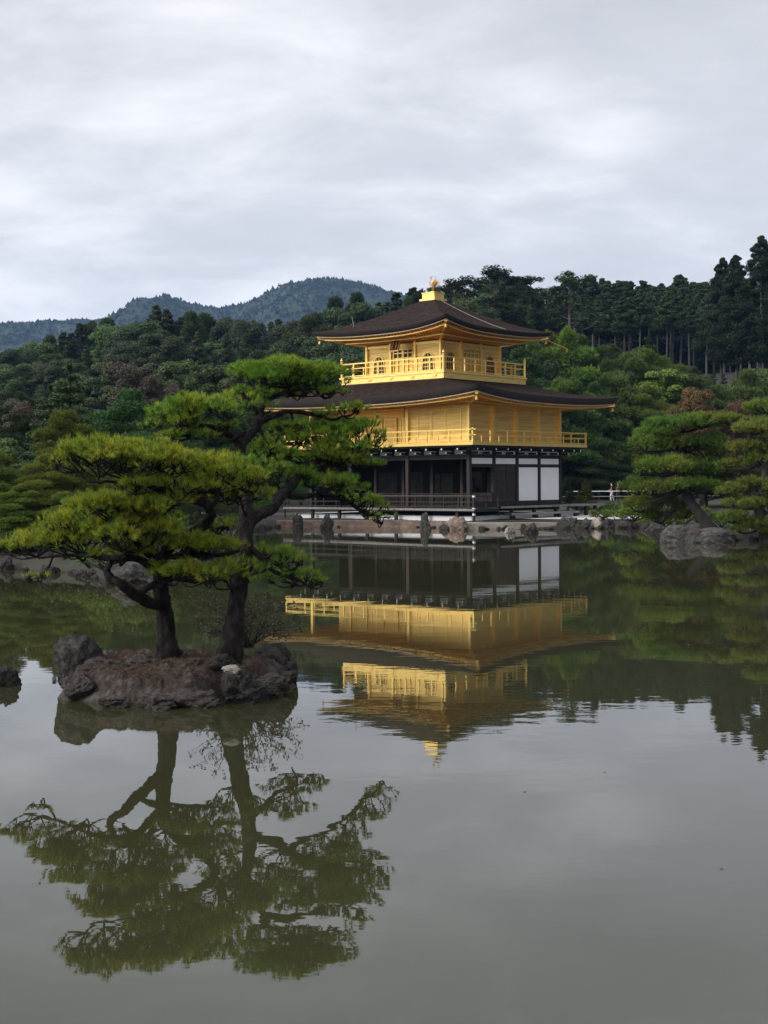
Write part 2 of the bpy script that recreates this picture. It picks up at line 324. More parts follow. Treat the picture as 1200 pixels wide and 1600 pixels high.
# ------------------------------------------------------------------ water
def water_mat():
    m = bpy.data.materials.new('pond_water'); m.use_nodes = True; t = m.node_tree; n = t.nodes; l = t.links
    p = n['Principled BSDF']; p.inputs['Base Color'].default_value = (.030,.030,.014,1); p.inputs['Roughness'].default_value = .012; p.inputs['IOR'].default_value = 1.60
    g = n.new('ShaderNodeNewGeometry')
    def nz(sc, st, det=3):
        mp = n.new('ShaderNodeMapping'); mp.inputs['Scale'].default_value = st; l.new(g.outputs['Position'], mp.inputs[0])
        x = n.new('ShaderNodeTexNoise'); x.inputs['Scale'].default_value = sc; x.inputs['Detail'].default_value = det; l.new(mp.outputs[0], x.inputs['Vector']); return x.outputs[0]
    a = nz(1.6, (.45, 1.0, 1), 2); b = nz(7, (.7, 1.0, 1), 2); c = nz(.11, (.5, 1, 1), 2)
    mr = n.new('ShaderNodeMapRange'); mr.inputs['From Min'].default_value = .42; mr.inputs['From Max'].default_value = .62; mr.inputs['To Min'].default_value = .25; l.new(c, mr.inputs[0])
    s = n.new('ShaderNodeMath'); s.operation = 'MULTIPLY_ADD'; s.inputs[1].default_value = .22; l.new(b, s.inputs[0]); l.new(a, s.inputs[2])
    mu = n.new('ShaderNodeMath'); mu.operation = 'MULTIPLY'; l.new(s.outputs[0], mu.inputs[0]); l.new(mr.outputs[0], mu.inputs[1])
    bp = n.new('ShaderNodeBump'); bp.inputs['Strength'].default_value = 1.0; bp.inputs['Distance'].default_value = .0022
    l.new(mu.outputs[0], bp.inputs['Height']); l.new(bp.outputs[0], p.inputs['Normal'])
    return m
o = MB().add([(-95,2.0,0),(95,2.0,0),(95,80,0),(-95,80,0)], [(0,1,2,3)]).build('water', water_mat()); tag(o, kind='structure')

# ------------------------------------------------------------------ mountains far behind
def build_mountains():
    prof = [(-900,520),(-500,470),(-300,490),(-100,512),(0,508),(60,503),(130,500),(150,501),(175,499),(200,489),(226,468),(250,459),(278,463),(305,474),(345,481),(385,478),(405,466),(440,449),(475,437),(510,432),(550,437),(590,446),(630,461),(680,474),(760,480),(900,470),(1100,480),(1300,470),(1700,500),(2200,520)]
    px = np.array([p[0] for p in prof], float); py = np.array([p[1] for p in prof], float)
    Zr = 1900.; n = 520; m = 90
    q = np.linspace(-800, 2100, n)
    top = np.interp(q, px, py); k = np.ones(9)/9.; top = np.convolve(np.pad(top, 4, 'edge'), k, 'valid')
    H = np.array([at(a, b, Zr).z for a, b in zip(q, top)]); X = (q-600)/FOC*Zr
    V = []
    for j in range(m):
        t = j/(m-1)*1.35                       # 0 foot, 1 crest, >1 behind
        y = 900+(Zr-900)*t
        f = np.sin(min(t, 1)*math.pi/2)**1.15*((y-200)/(Zr-200)) if t <= 1 else 1-(t-1)*1.6
        for i in range(n):
            s = (X[i]*.006, y*.006, 3.1)
            rg = noise.fractal(s, .9, 2.1, 5)*38*(math.sin(math.pi*min(t, 1)) if t < 1 else 0)
            tr = noise.fractal((X[i]*.06, y*.06, 7.7), 1.0, 2.1, 3)*4.5
            V.append((X[i]*(.75+.25*t), y, max(-5, H[i]*f+rg+tr-2)))
    i = np.arange(n*m).reshape(m, n); F = np.stack([i[:-1, :-1], i[:-1, 1:], i[1:, 1:], i[1:, :-1]], -1).reshape(-1, 4)
    o = link_mesh('mountains', np_mesh('mountains', np.array(V), F), M['mountain'], smooth=True); tag(o, kind='structure')
    # tiny crowns that roughen the crest and slopes
    pts = np.array(V).reshape(m, n, 3)[40:74, 60:330].reshape(-1, 3)
    sel = pts[rng.integers(0, len(pts), 24000)]+rng.normal(0, 3.5, (24000, 3))*[1, 1, .15]
    V2, F2 = [], []
    s = rng.uniform(1.6, 4.2, len(sel)); k = 0
    for th in (0, 2.1, 4.2):
        a = np.stack([np.cos(th)*s*.9, np.sin(th)*s*.9, -s*.6], -1)
        V2.append(sel+a)
    top_ = sel+np.stack([s*0, s*0, s*.9], -1)
    n_ = len(sel); VV = np.vstack(V2+[top_]); ii = np.arange(n_)
    FF = np.vstack([np.stack([ii, ii+n_, ii+3*n_], -1), np.stack([ii+n_, ii+2*n_, ii+3*n_], -1), np.stack([ii+2*n_, ii, ii+3*n_], -1)])
    o = link_mesh('mountain_woodland', np_mesh('mountain_woodland', VV, FF), M['mountain']); tag(o, 'dense woodland covering the blue far mountain slopes', 'woodland', kind='stuff')
build_mountains()

# ------------------------------------------------------------------ rocks
def rock_mesh(seed, sub=4, rough=.22, cuts=7):
    bm = bmesh.new(); bmesh.ops.create_icosphere(bm, subdivisions=sub, radius=1.0)
    rs = random.Random(seed); off = Vector((seed*3.7, seed*1.3, 5.1))
    pl = []
    for k in range(cuts):
        d = Vector((rs.gauss(0, 1), rs.gauss(0, 1), rs.gauss(0, .8))).normalized(); pl.append((d, rs.uniform(.55, .85)))
    for v in bm.verts:
        p = v.co.copy()
        for d, c in pl:
            s = p.dot(d)
            if s > c: p -= d*(s-c)*.85
        f = noise.fractal(p*1.3+off, .9, 2.1, 4)*rough+noise.fractal(p*4.5+off, .7, 2.1, 4)*rough*.42
        r = abs(noise.noise(p*2.2+off))
        v.co = p*(1+f-.12*(.25-min(r, .25)))
    me = bpy.data.meshes.new('rock'); bm.to_mesh(me); bm.free(); return me
ROCKS = {}
for k in range(8): ROCKS[k] = rock_mesh(k+1, 5, rough=.30, cuts=11)
for k, sd_ in ((8, 31), (9, 47)): ROCKS[k] = rock_mesh(sd_, 5, rough=.13, cuts=5)
ROCKM = {}
def rock(k, loc, sc, rz, mt, label, group=None, name='rock', rx=0, ry=0):
    key = (k, mt)
    if key not in ROCKM:
        me = ROCKS[k].copy(); me.materials.append(M[mt]); me.polygons.foreach_set('use_smooth', np.ones(len(me.polygons), dtype=bool)); ROCKM[key] = me
    o = bpy.data.objects.new(name, ROCKM[key]); C.objects.link(o); o.location = loc; o.scale = sc; o.rotation_euler = (rx, ry, rz)
    return tag(o, label, 'rock', group)

# ------------------------------------------------------------------ the pavilion (local axes: x = v along the right face, y = u along the left face)
CX, CY, ANG = 4.532, 69.812, 41.475
OV, OU, G0 = 4.26, 5.8575, 0.40
a_ = R(ANG)
def uv(u, v, h=0.0): return Vector((CX-u*math.cos(a_)+v*math.sin(a_), CY+u*math.sin(a_)+v*math.cos(a_), h))
pav = empty('pavilion', uv(OU, OV, G0), R(90)-a_)
tag(pav, 'three storey golden pavilion with dark shingled roofs at the edge of the pond', 'pavilion')
class PB(MB):
    """boxes in (v, u, h) building coordinates"""
    def b(s, v0, v1, u0, u1, h0, h1): return s.box(v0-OV, v1-OV, u0-OU, u1-OU, h0-G0, h1-G0)
    def r(s, p, q, w, h=None): return s.bar(loc(*p), loc(*q), w, h)
def loc(v, u, h): return Vector((v-OV, u-OU, h-G0))
B = 2.13; LV = 4*B; LU = 5.5*B
SPLIT = {'white_tip', 'white_metal_cap', 'raised_panel', 'tie_beam', 'inner_wall', 'ceiling', 'bracket', 'veranda', 'wall', 'recessed_wall'}
def part(pb, name, m, parent=pav, **k):
    if name in SPLIT and len(pb.p) > 1:            # each separate piece becomes a part of its own
        first = None
        for vs, fs in pb.p:
            q = MB().add(vs, fs).build(name, M[m], parent, **k); first = first or q
        return first
    o = pb.build(name, M[m] if isinstance(m, str) else m, parent, **k); return o
# podium, veranda
part(PB().b(-.75, LV+.7, -.75, LU+.7, .15, .62), 'podium', 'plaster', bevel=.06)
FL = 1.0
part(PB().b(.0, LV, .0, LU, .80, FL-.02), 'floor', 'dark_wood')
part(PB().b(-1.2, -.002, -1.25, LU+1.15, .86, FL), 'veranda', 'dark_wood')
part(PB().b(-1.24, -1.2, -1.27, LU+1.17, .90, FL+.015), 'edge_plank', 'grey_wood')
part(PB().b(0, 1.0, -1.25, -.002, .86, FL), 'veranda', 'dark_wood')
dk = part(PB().b(1.02, LV+1.9, -1.35, -.004, .98, 1.08), 'side_deck', 'dark_wood')
part(PB().b(1.02, LV+1.9, -1.40, -1.353, .99, 1.095), 'edge_plank', 'grey_wood', dk)
st = part(PB().b(1.1, LV-1.0, -2.0, -1.45, .62, .74), 'lower_step', 'dark_wood')
part(PB().b(1.1, LV-1.0, -2.04, -2.003, .63, .75), 'edge_plank', 'grey_wood', st)
for v, w in ((1.3,.16),(3.4,.16),(5.6,.16),(7.2,.18)):
    part(PB().b(v, v+w, -1.95, -1.8, .2, .62), 'leg', 'dark_wood', st)
for v in (2.0, 4.1, 6.2, 8.4, 9.3, 10.25):
    part(PB().b(v, v+.17, -1.32, -1.16, .2, .98), 'leg', 'dark_wood', dk)
for u in np.arange(0, LU+1, B): part(PB().b(-1.1, -.95, u-.08, u+.08, .2, .86), 'veranda_post', 'dark_wood')
# veranda railing along the front
def rail_run(name, pts, posts, m, zt, zm, zb, tw, pw, parent=pav):
    rl = PB()
    for p, q in zip(pts[:-1], pts[1:]):
        for z, w in ((zt, tw), (zm, tw*.8), (zb, tw*.8)):
            if z: rl.r((*p, z), (*q, z), w)
    o = part(rl, name, m, parent)
    for v, u, z0, z1, wd in posts: part(PB().b(v-wd/2, v+wd/2, u-wd/2, u+wd/2, z0, z1), 'post', m, o)
    return o
ps = [(-1.17, u, FL, 1.66, .055) for u in np.arange(-.2, LU+1.2, .98)]
ps += [(-1.17, -1.2, .25, 1.74, .10), (-1.17, LU+1.1, .25, 1.7, .09), (.95, -1.2, .6, 1.68, .08), (-.1, -1.2, FL, 1.65, .05)]
vr = rail_run('veranda_railing', [(-1.17, LU+1.3), (-1.17, -1.2), (1.02, -1.2)], ps, 'dark_wood', 1.65, 1.36, 1.10, .065, .05)
wc = PB()
for z in (1.66, 1.02, .72): wc.b(-1.235, -1.228, -1.25, -1.15, z-.05, z+.05).b(-1.22, -1.12, -1.262, -1.256, z-.05, z+.05)
part(wc, 'white_metal_cap', 'white_cap', vr)
tr_ = PB().r((-1.17, LU+1.3, 1.695), (-1.17, -1.2, 1.695), .05, .012); part(tr_, 'pale_top_strip', 'grey_wood', vr)  # thin paler strip along the top of the rail
# first storey columns and beams
def cols1():
    for v in range(5): part(PB().b(v*B-.10, v*B+.10, -.10, .10, FL, 4.25), 'column', 'dark_wood')
    for u in (2, 4, 5.5): part(PB().b(-.10, .10, u*B-.10, u*B+.10, FL, 4.25), 'column', 'brown_wood' if u == 2 else 'dark_wood')
    for u in range(0, 6): part(PB().b(B-.09, B+.09, u*B-.09, u*B+.09, FL, 4.2), 'inner_column', 'brown_wood')
    part(PB().b(LV-.1, LV+.1, LU-.1, LU+.1, FL, 4.25), 'column', 'dark_wood')
cols1()
bm_ = PB()
for z0, z1 in ((3.20,3.37),(3.70,3.88),(4.18,4.30),(1.08,1.34)):
    bm_.b(.11 if z0 < 2 else .101, LV-.1, -.06, .06, z0, z1)
for z0, z1 in ((3.62,3.88),(4.18,4.30)): bm_.b(-.06, .06, .101, LU-.1, z0, z1)
part(bm_, 'tie_beam', 'dark_wood')
# white plaster panels of the right face
for k in range(4):
    part(PB().b(k*B+.13, (k+1)*B-.13, -.035, .02, 3.38, 3.69), 'upper_panel', 'plaster')
    part(PB().b(k*B+.11, (k+1)*B-.11, -.02, .03, 3.89, 4.17), 'frieze_panel', 'plaster_shaded')
for k in (2, 3): part(PB().b(k*B+.13, (k+1)*B-.13, -.04, .02, 1.345, 3.195), 'wall_panel', 'plaster')
for k in range(11):
    if k % 2 == 0 or k < 8: part(PB().b(-.02, .03, k*B/2+.13, (k+1)*B/2-.10, 3.89, 4.17), 'frieze_panel', 'plaster_shaded')
for k in range(1, 11, 2): part(PB().b(-.05, .05, k*B/2-.05, k*B/2+.05, 3.88, 4.18), 'stud', 'dark_wood')
# doors in the second bay of the right face
for s in (0, 1):
    v0 = B+.16+s*.92
    d = part(PB().b(v0, v0+.88, -.045, .0, 1.345, 3.19), 'door', 'brown_wood')
    q = PB()
    for i in range(2):
        x0 = v0+.09+i*.40; x1 = x0+.30
        arc = [(x0, 1.5), (x1, 1.5), (x1, 2.9)]+[((x0+x1)/2+.15*math.cos(t), 2.9+.15*math.sin(t)) for t in np.linspace(0.2, math.pi-.2, 6)]+[(x0, 2.9)]
        vs = [loc(x, -.062, z) for x, z in arc]+[loc(x, -.045, z) for x, z in arc]; n_ = len(arc)
        q.add(vs, [tuple(range(n_)), tuple(range(2*n_-1, n_-1, -1))]+[(i_, (i_+1) % n_, n_+(i_+1) % n_, n_+i_) for i_ in range(n_)])
    part(q, 'raised_panel', 'dark_wood', d)
# interior of the first storey
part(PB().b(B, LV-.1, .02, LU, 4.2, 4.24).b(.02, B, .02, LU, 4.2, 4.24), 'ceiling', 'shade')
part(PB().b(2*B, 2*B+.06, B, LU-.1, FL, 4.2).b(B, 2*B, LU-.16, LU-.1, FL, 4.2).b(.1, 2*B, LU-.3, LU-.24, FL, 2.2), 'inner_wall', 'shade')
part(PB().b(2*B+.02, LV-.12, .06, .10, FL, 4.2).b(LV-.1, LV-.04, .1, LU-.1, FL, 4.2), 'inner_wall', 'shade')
for u0, u1, z1 in ((.3,1.0,2.9),(1.1,2.0,2.9),(2.35,3.2,3.0),(4.45,5.3,2.9),(5.4,6.2,2.9),(6.7,8.2,3.0),(8.7,10.3,3.0)):
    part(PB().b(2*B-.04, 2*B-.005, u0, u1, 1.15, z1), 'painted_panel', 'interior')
lt = PB()
for u0, u1 in ((.1,2.03),(2.23,4.16),(4.36,6.29),(6.49,8.42),(8.62,10.5)):
    lt.r((B-.05, u0, 1.75), (B-.05, u1, 1.75), .06).r((B-.05, u0, 1.1), (B-.05, u1, 1.1), .05)
    for u in np.arange(u0+.08, u1, .11): lt.r((B-.05, u, 1.1), (B-.05, u, 1.74), .03)
part(lt, 'lattice_screen', 'brown_wood')
sc2 = PB()
for v in np.arange(.2, B-.1, .12): sc2.r((v, .0, 1.36), (v, .0, 1.8), .03)
sc2.r((.1, 0, 1.82), (B-.1, 0, 1.82), .05)
part(sc2, 'lattice_screen', 'brown_wood')
stt = PB().lathe(loc(2*B-.5, 2.7, 1.0), [(.55,0),(.5,.35),(.42,.5),(.45,.75),(.30,1.1),(.12,1.25),(.17,1.4),(.16,1.6),(.05,1.72)], 12)
part(stt, 'seated_statue', 'dark_wood', smooth=True)
# brackets with white painted ends under the balcony
def brackets():
    for k in range(9):
        v = k*B/2; big = (k % 2 == 0); o = part(PB().b(v-.045, v+.045, -.62, -.11, 3.90, 4.02).b(v-.045, v+.045, -1.0, -.11, 4.08, 4.22), 'bracket', 'dark_wood')
        part(PB().b(v-.04, v+.04, -.632, -.622, 3.93, 4.0).b(v-.04, v+.04, -1.012, -1.002, 4.11, 4.19), 'white_tip', 'white_cap', o)
    for k in range(12):
        u = k*B/2; o = part(PB().b(-.62, -.11, u-.045, u+.045, 3.90, 4.02).b(-1.0, -.11, u-.045, u+.045, 4.08, 4.22), 'bracket', 'dark_wood')
        part(PB().b(-.632, -.622, u-.04, u+.04, 3.93, 4.0).b(-1.012, -1.002, u-.04, u+.04, 4.11, 4.19), 'white_tip', 'white_cap', o)
    for k in (-1, 9):
        v = k*B/2 + (.5 if k < 0 else -.4); o = part(PB().b(v-.045, v+.045, -1.0, -.3, 4.08, 4.22), 'bracket', 'dark_wood')
        part(PB().b(v-.04, v+.04, -1.012, -1.002, 4.11, 4.19), 'white_tip', 'white_cap', o)
brackets()
part(PB().b(-.98, LV+.98, -.98, LU+.98, 4.25, 4.335), 'balcony_joist', 'dark_wood')
# second storey
H2 = 4.50; BB = 1.15
part(PB().b(-BB, LV+BB, -BB, LU+BB, 4.345, H2), 'balcony_floor', 'gold')
T2 = 6.62
part(PB().b(.06, LV-.06, .06, .12, H2, T2).b(.06, .12, .12, 2*B-.06, H2, T2).b(LV-.12, LV-.06, .12, LU-.06, H2, T2), 'wall', 'gold_wall')
part(PB().b(B, B+.06, 2*B-.06, LU-.1, H2, T2).b(.12, B, 2*B-.12, 2*B-.06, H2, T2).b(B+.06, LV-.12, LU-.16, LU-.1, H2, T2), 'recessed_wall', 'gold_wall')
for k in range(5): part(PB().b(k*B-.09, k*B+.09, -.09, .06, H2, T2+.05), 'column', 'gold')
part(PB().b(-.09, .06, 2*B-.09, 2*B+.09, H2, T2), 'column', 'gold'); part(PB().b(-.09, .09, LU-.09, LU+.09, H2, T2), 'column', 'gold')
part(PB().b(LV-.09, LV+.09, LU-.09, LU+.09, H2, T2), 'column', 'gold')
for u in (3, 4, 5): part(PB().b(B-.06, B+.0, u*B-.07, u*B+.07, H2, T2), 'inner_column', 'gold')
part(PB().b(-.04, .055, .095, 2*B-.095, 6.42, 6.58), 'tie_beam', 'gold'); part(PB().b(-.04, .055, .095, 2*B-.095, 4.62, 4.72), 'tie_beam', 'gold')
tb = PB()
for k in range(4): tb.b(k*B+.095, (k+1)*B-.095, -.04, .055, 6.46, 6.58).b(k*B+.095, (k+1)*B-.095, -.03, .055, 4.58, 4.66)
part(tb, 'tie_beam', 'gold')
part(PB().b(-.10, .10, 2*B+.1, LU-.1, 6.48, 6.66), 'lintel', 'gold_soffit')
# sliding panels framed on the left face
for k, (u0, u1) in enumerate(((.55,1.62),(1.66,2.6),(2.64,3.55))):
    f = PB()
    for z in (4.75, 6.32): f.b(.03, .06, u0, u1, z, z+.05)
    for u in (u0, u1-.04): f.b(.03, .06, u, u+.04, 4.8, 6.32)
    part(f, 'sliding_panel_frame', 'gold')
bt = PB()
for u in np.arange(.3, 2*B-.2, .0+.5): pass
for z in np.arange(4.8, 6.4, .115): bt.b(.052, .06, .1, 2*B-.1, z, z+.018)
for z in np.arange(4.7, 6.45, .115): bt.b(.1, LV-.1, .052, .06, z, z+.018)
part(bt, 'board_battens', 'gold_wall')
for u0 in (2*B+.25, 2*B+1.35, 2*B+2.6, 2*B+3.7, 2*B+5.0):
    f = PB().b(B-.05, B-.01, u0, u0+.95, H2+.05, 6.1); part(f, 'door_leaf', 'gold_wall')
    g = PB().b(B-.075, B-.052, u0+.0, u0+.06, H2+.05, 6.1).b(B-.075, B-.052, u0+.89, u0+.95, H2+.05, 6.1).b(B-.075, B-.052, u0+.06, u0+.89, 6.0, 6.1)
    part(g, 'door_frame', 'gold')
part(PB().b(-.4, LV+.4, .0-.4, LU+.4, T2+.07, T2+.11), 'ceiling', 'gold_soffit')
def balcony_rail2():
    z0, zt, zm = H2, 5.15, 4.86
    c = BB-.06
    ring = [(-c, LU+c), (-c, -c), (LV+c, -c), (LV+c, LU+c), (-c, LU+c)]
    posts = []
    def side(f, L_, n):
        for k in range(n*2):
            t = k/(n*2)
            p = f(-c+t*(L_+2*c)); posts.append((p[0], p[1], z0, zt if k % 2 == 0 else zm, .06 if k % 2 == 0 else .05))
    side(lambda t: (t, -c), LV, 7); side(lambda t: (-c, t), LU, 9); side(lambda t: (LV+c, t), LU, 9); side(lambda t: (t, LU+c), LV, 7)
    posts += [(-c, -c, z0, 5.24, .085), (LV+c, -c, z0, 5.2, .085), (-c, LU+c, z0, 5.2, .085), (LV+c, LU+c, z0, 5.2, .085)]
    o = rail_run('balcony_railing', ring, posts, 'gold', zt, zm, H2+.06, .06, .05)
    ex = PB()
    for z in (zt, zm): ex.r((-c, -c, z), (-c, -c-.2, z), .062).r((-c, -c, z), (-c-.2, -c, z), .062)
    part(ex, 'rail_end', 'gold', o)
balcony_rail2()

# roofs --------------------------------------------------------------
def eave_lift(lift, s, t):
    a, b = lift if s == 0 else (lift[1], lift[0]) if s == 3 else (lift[1], lift[1])
    return a*max(0, 1-2*t)**2.6+b*max(0, 2*t-1)**2.6
def roof(outer, inner, zin, zedge, lift, thick, power, name, nrad=18, nside=32, edge_drop=.0):
    """outer / inner = (v0,v1,u0,u1); concave profile from zin at the inner rectangle to zedge at the eave, corners lifted"""
    V = []; m = nrad+1; n = 4*nside
    def ring(rect, k):
        v0, v1, u0, u1 = rect; s = k//nside; t = (k % nside)/nside
        c = [(v0, u0), (v1, u0), (v1, u1), (v0, u1)]; a, b = c[s], c[(s+1) % 4]
        return a[0]+(b[0]-a[0])*t, a[1]+(b[1]-a[1])*t, t
    def lf(s_, t, r): return eave_lift(lift, s_, t)*r**2.4
    prof = lambda r: zedge+(zin-zedge)*(1-r)**power
    def surf(k, r):
        a = ring(inner, k); b = ring(outer, k); x = a[0]+(b[0]-a[0])*r; y = a[1]+(b[1]-a[1])*r
        return x, y, prof(r)+lf(k//nside, b[2], r)
    for j in range(m):
        r = j/nrad
        for k in range(n): V.append(loc(*surf(k, r)))
    i = np.arange(m*n).reshape(m, n); nx = np.roll(i, -1, 1)
    F = np.stack([i[:-1], i[1:], nx[1:], nx[:-1]], -1).reshape(-1, 4)
    top = link_mesh(name, np_mesh(name, np.array(V), F), M['bark_roof'], pav, smooth=True)
    # eave edge: band of cut shingles rolled under
    cx, cy = (outer[0]+outer[1])/2, (outer[2]+outer[3])/2
    E = []
    for dd, dz in ((0, .0), (.03, -thick*.35), (.10, -thick*.85), (.16, -thick)):
        for k in range(n):
            b = ring(outer, k); x, y, z = surf(k, 1.0)
            sx = np.sign(x-cx)*(dd if abs(x-cx) > abs(outer[1]-cx)-.3 else dd*abs(x-cx)/abs(outer[1]-cx)); sy = np.sign(y-cy)*(dd if abs(y-cy) > abs(outer[3]-cy)-.3 else dd*abs(y-cy)/abs(outer[3]-cy))
            E.append(loc(x-sx, y-sy, z+dz-.05*abs(2*b[2]-1)**6*0))
    i = np.arange(4*n).reshape(4, n); nx = np.roll(i, -1, 1); F = np.stack([i[:-1], i[1:], nx[1:], nx[:-1]], -1).reshape(-1, 4)
    link_mesh('eave_edge', np_mesh('eave_edge', np.array(E), F), M['roof_edge'], top, smooth=True)
    def shr(rect, d): return (rect[0]+d, rect[1]-d, rect[2]+d, rect[3]-d)
    def band(nm, mt, d0, z0, d1, z1, parent):
        E = []
        for d, dz in ((d0, z0), (d1, z0), (d1, z1), (d0, z1)):
            for k in range(n):
                b = ring(shr(outer, d), k); E.append(loc(b[0], b[1], zedge+eave_lift(lift, k//nside, b[2])-thick+dz))
        i = np.arange(4*n).reshape(4, n); i = np.vstack([i, i[:1]]); nx = np.roll(i, -1, 1); F = np.stack([i[:-1], i[1:], nx[1:], nx[:-1]], -1).reshape(-1, 4)
        return link_mesh(nm, np_mesh(nm, np.array(E), F), M[mt], parent)
    band('eave_trim', 'roof_trim', .16, -.004, .30, -.075, top)
    return top, ring, shr
def soffit(outer, wall, zw, zedge, lift, thick, top, nside=32, rafter_gap=.26):
    n = 4*nside; V = []; m = 7
    def P(rect, s, t):
        v0, v1, u0, u1 = rect; c = [(v0, u0), (v1, u0), (v1, u1), (v0, u1)]; a, b = c[s], c[(s+1) % 4]
        return a[0]+(b[0]-a[0])*t, a[1]+(b[1]-a[1])*t
    so = (outer[0]+.28, outer[1]-.28, outer[2]+.28, outer[3]-.28)
    def pt(s, t, r):
        a = P(wall, s, t); b = P(so, s, t)
        return a[0]+(b[0]-a[0])*r, a[1]+(b[1]-a[1])*r, zw+(zedge-thick-.04-zw)*r+eave_lift(lift, s, t)*r**2
    for j in range(m):
        for k in range(n): V.append(loc(*pt(k//nside, (k % nside)/nside, j/(m-1))))
    i = np.arange(m*n).reshape(m, n); nx = np.roll(i, -1, 1); F = np.stack([i[:-1], nx[:-1], nx[1:], i[1:]], -1).reshape(-1, 4)
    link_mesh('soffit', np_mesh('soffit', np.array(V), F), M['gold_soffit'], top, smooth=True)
    rf = PB()
    for s in range(4):
        L_ = (outer[1]-outer[0]) if s % 2 == 0 else (outer[3]-outer[2]); c = int(L_/rafter_gap)
        for k in range(1, c):
            t = k/c
            p = [Vector(pt(s, t, r))-Vector((0, 0, .045)) for r in (0.0, .5, .97)]
            rf.r(p[0], p[1], .07, .08).r(p[1], p[2], .07, .08)
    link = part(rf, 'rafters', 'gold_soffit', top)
    pl = PB()
    for r, w in ((.45, .10), (.90, .08)):
        for s in range(4):
            q = [Vector(pt(s, t, r))-Vector((0, 0, .11)) for t in np.linspace(0, 1, 13)]
            for x, y in zip(q[:-1], q[1:]): pl.r(x, y, w, .07)
    for s in range(4):
        p = Vector(pt(s, 0, 0))-Vector((0, 0, .1)); q = Vector(pt(s, 0, 1.0))-Vector((0, 0, .06)); d = (q-p).normalized()
        pl.r(p, q+d*.12, .14, .16)
    part(pl, 'purlins', 'gold', top)
    # wind bells at the corners
    for s in range(4):
        q = Vector(pt(s, 0, 1.0))
        bb = MB().lathe(loc(q.x, q.y, q.z-.42), [(.085,0),(.08,.06),(.055,.16),(.02,.2),(.008,.21),(.008,.32)], 8)
        bb.build('wind_bell', M['bronze_gold'], top)
o2 = 2.48; out2 = (-o2, LV+o2, -o2, LU+o2)
U3, V3, S3, B3 = 3.36, 1.80, 5.52, 1.09
in2 = (V3-B3+.25, V3+S3+B3-.25, U3-B3+.25, U3+S3+B3-.25)
r2, ring2, _ = roof(out2, in2, 8.14, 7.00, (.40, .24), .36, 1.25, 'lower_roof')
soffit(out2, (0, LV, 0, LU), T2+.06, 7.00, (.40, .24), .36, r2)
o3 = 2.225; out3 = (V3-o3, V3+S3+o3, U3-o3, U3+S3+o3); cv, cu = V3+S3/2, U3+S3/2
r3, ring3, _ = roof(out3, (cv-.5, cv+.5, cu-.5, cu+.5), 13.02, 10.93, (.46, .24), .23, 1.22, 'upper_roof')
T3 = 10.33
soffit(out3, (V3, V3+S3, U3, U3+S3), T3+.12, 10.93, (.46, .24), .23, r3)
# third storey base, walls
bs = part(PB().b(V3-B3, V3+S3+B3, U3-B3, U3+S3+B3, 8.10, 8.40), 'upper_balcony_base', 'gold')
part(PB().b(V3-B3-.06, V3+S3+B3+.06, U3-B3-.06, U3+S3+B3+.06, 8.40, 8.50), 'edge_moulding', 'gold', bs)
part(PB().b(V3-B3+.04, V3+S3+B3-.04, U3-B3+.04, U3+S3+B3-.04, 8.02, 8.098), 'lacquer_line', 'lacquer', bs)
for k in range(5):
    t = -.45+k*(S3+.9)/4
    for s in (0, 1):
        q = PB()
        for dz, wd in ((0, .16), (-.06, .10)):
            if s == 0: q.b(V3+t-wd, V3+t+wd, U3-B3-.05, U3-B3-.002, 8.27+dz, 8.32+dz)
            else: q.b(V3-B3-.05, V3-B3-.002, U3+t-wd, U3+t+wd, 8.27+dz, 8.32+dz)
        part(q, 'bracket', 'gold', bs)
H3 = 8.5
part(PB().b(V3+.05, V3+S3-.05, U3+.05, U3+.11, H3, T3).b(V3+.05, V3+.11, U3+.11, U3+S3-.05, H3, T3).b(V3+S3-.11, V3+S3-.05, U3+.11, U3+S3-.05, H3, T3).b(V3+.11, V3+S3-.11, U3+S3-.11, U3+S3-.05, H3, T3), 'wall', 'gold_wall')
for k in range(4):
    part(PB().b(V3+k*S3/3-.075, V3+k*S3/3+.075, U3-.075, U3+.045, H3, T3+.1), 'column', 'gold')
    if k: part(PB().b(V3-.075, V3+.045, U3+k*S3/3-.075, U3+k*S3/3+.075, H3, T3+.1), 'column', 'gold')
part(PB().b(V3+S3-.06, V3+S3+.06, U3+S3-.06, U3+S3+.06, H3, T3), 'column', 'gold')
t3 = PB()
for k in range(3):
    a0, a1 = k*S3/3+.08, (k+1)*S3/3-.08
    for z0, z1 in ((T3-.16, T3-.02), (H3+.02, H3+.12)):
        t3.b(V3+a0, V3+a1, U3-.03, U3+.045, z0, z1).b(V3-.03, V3+.045, U3+a0, U3+a1, z0, z1)
part(t3, 'tie_beam', 'gold')
part(PB().b(V3-.3, V3+S3+.3, U3-.3, U3+S3+.3, T3+.105, T3+.13), 'ceiling', 'gold_soffit')
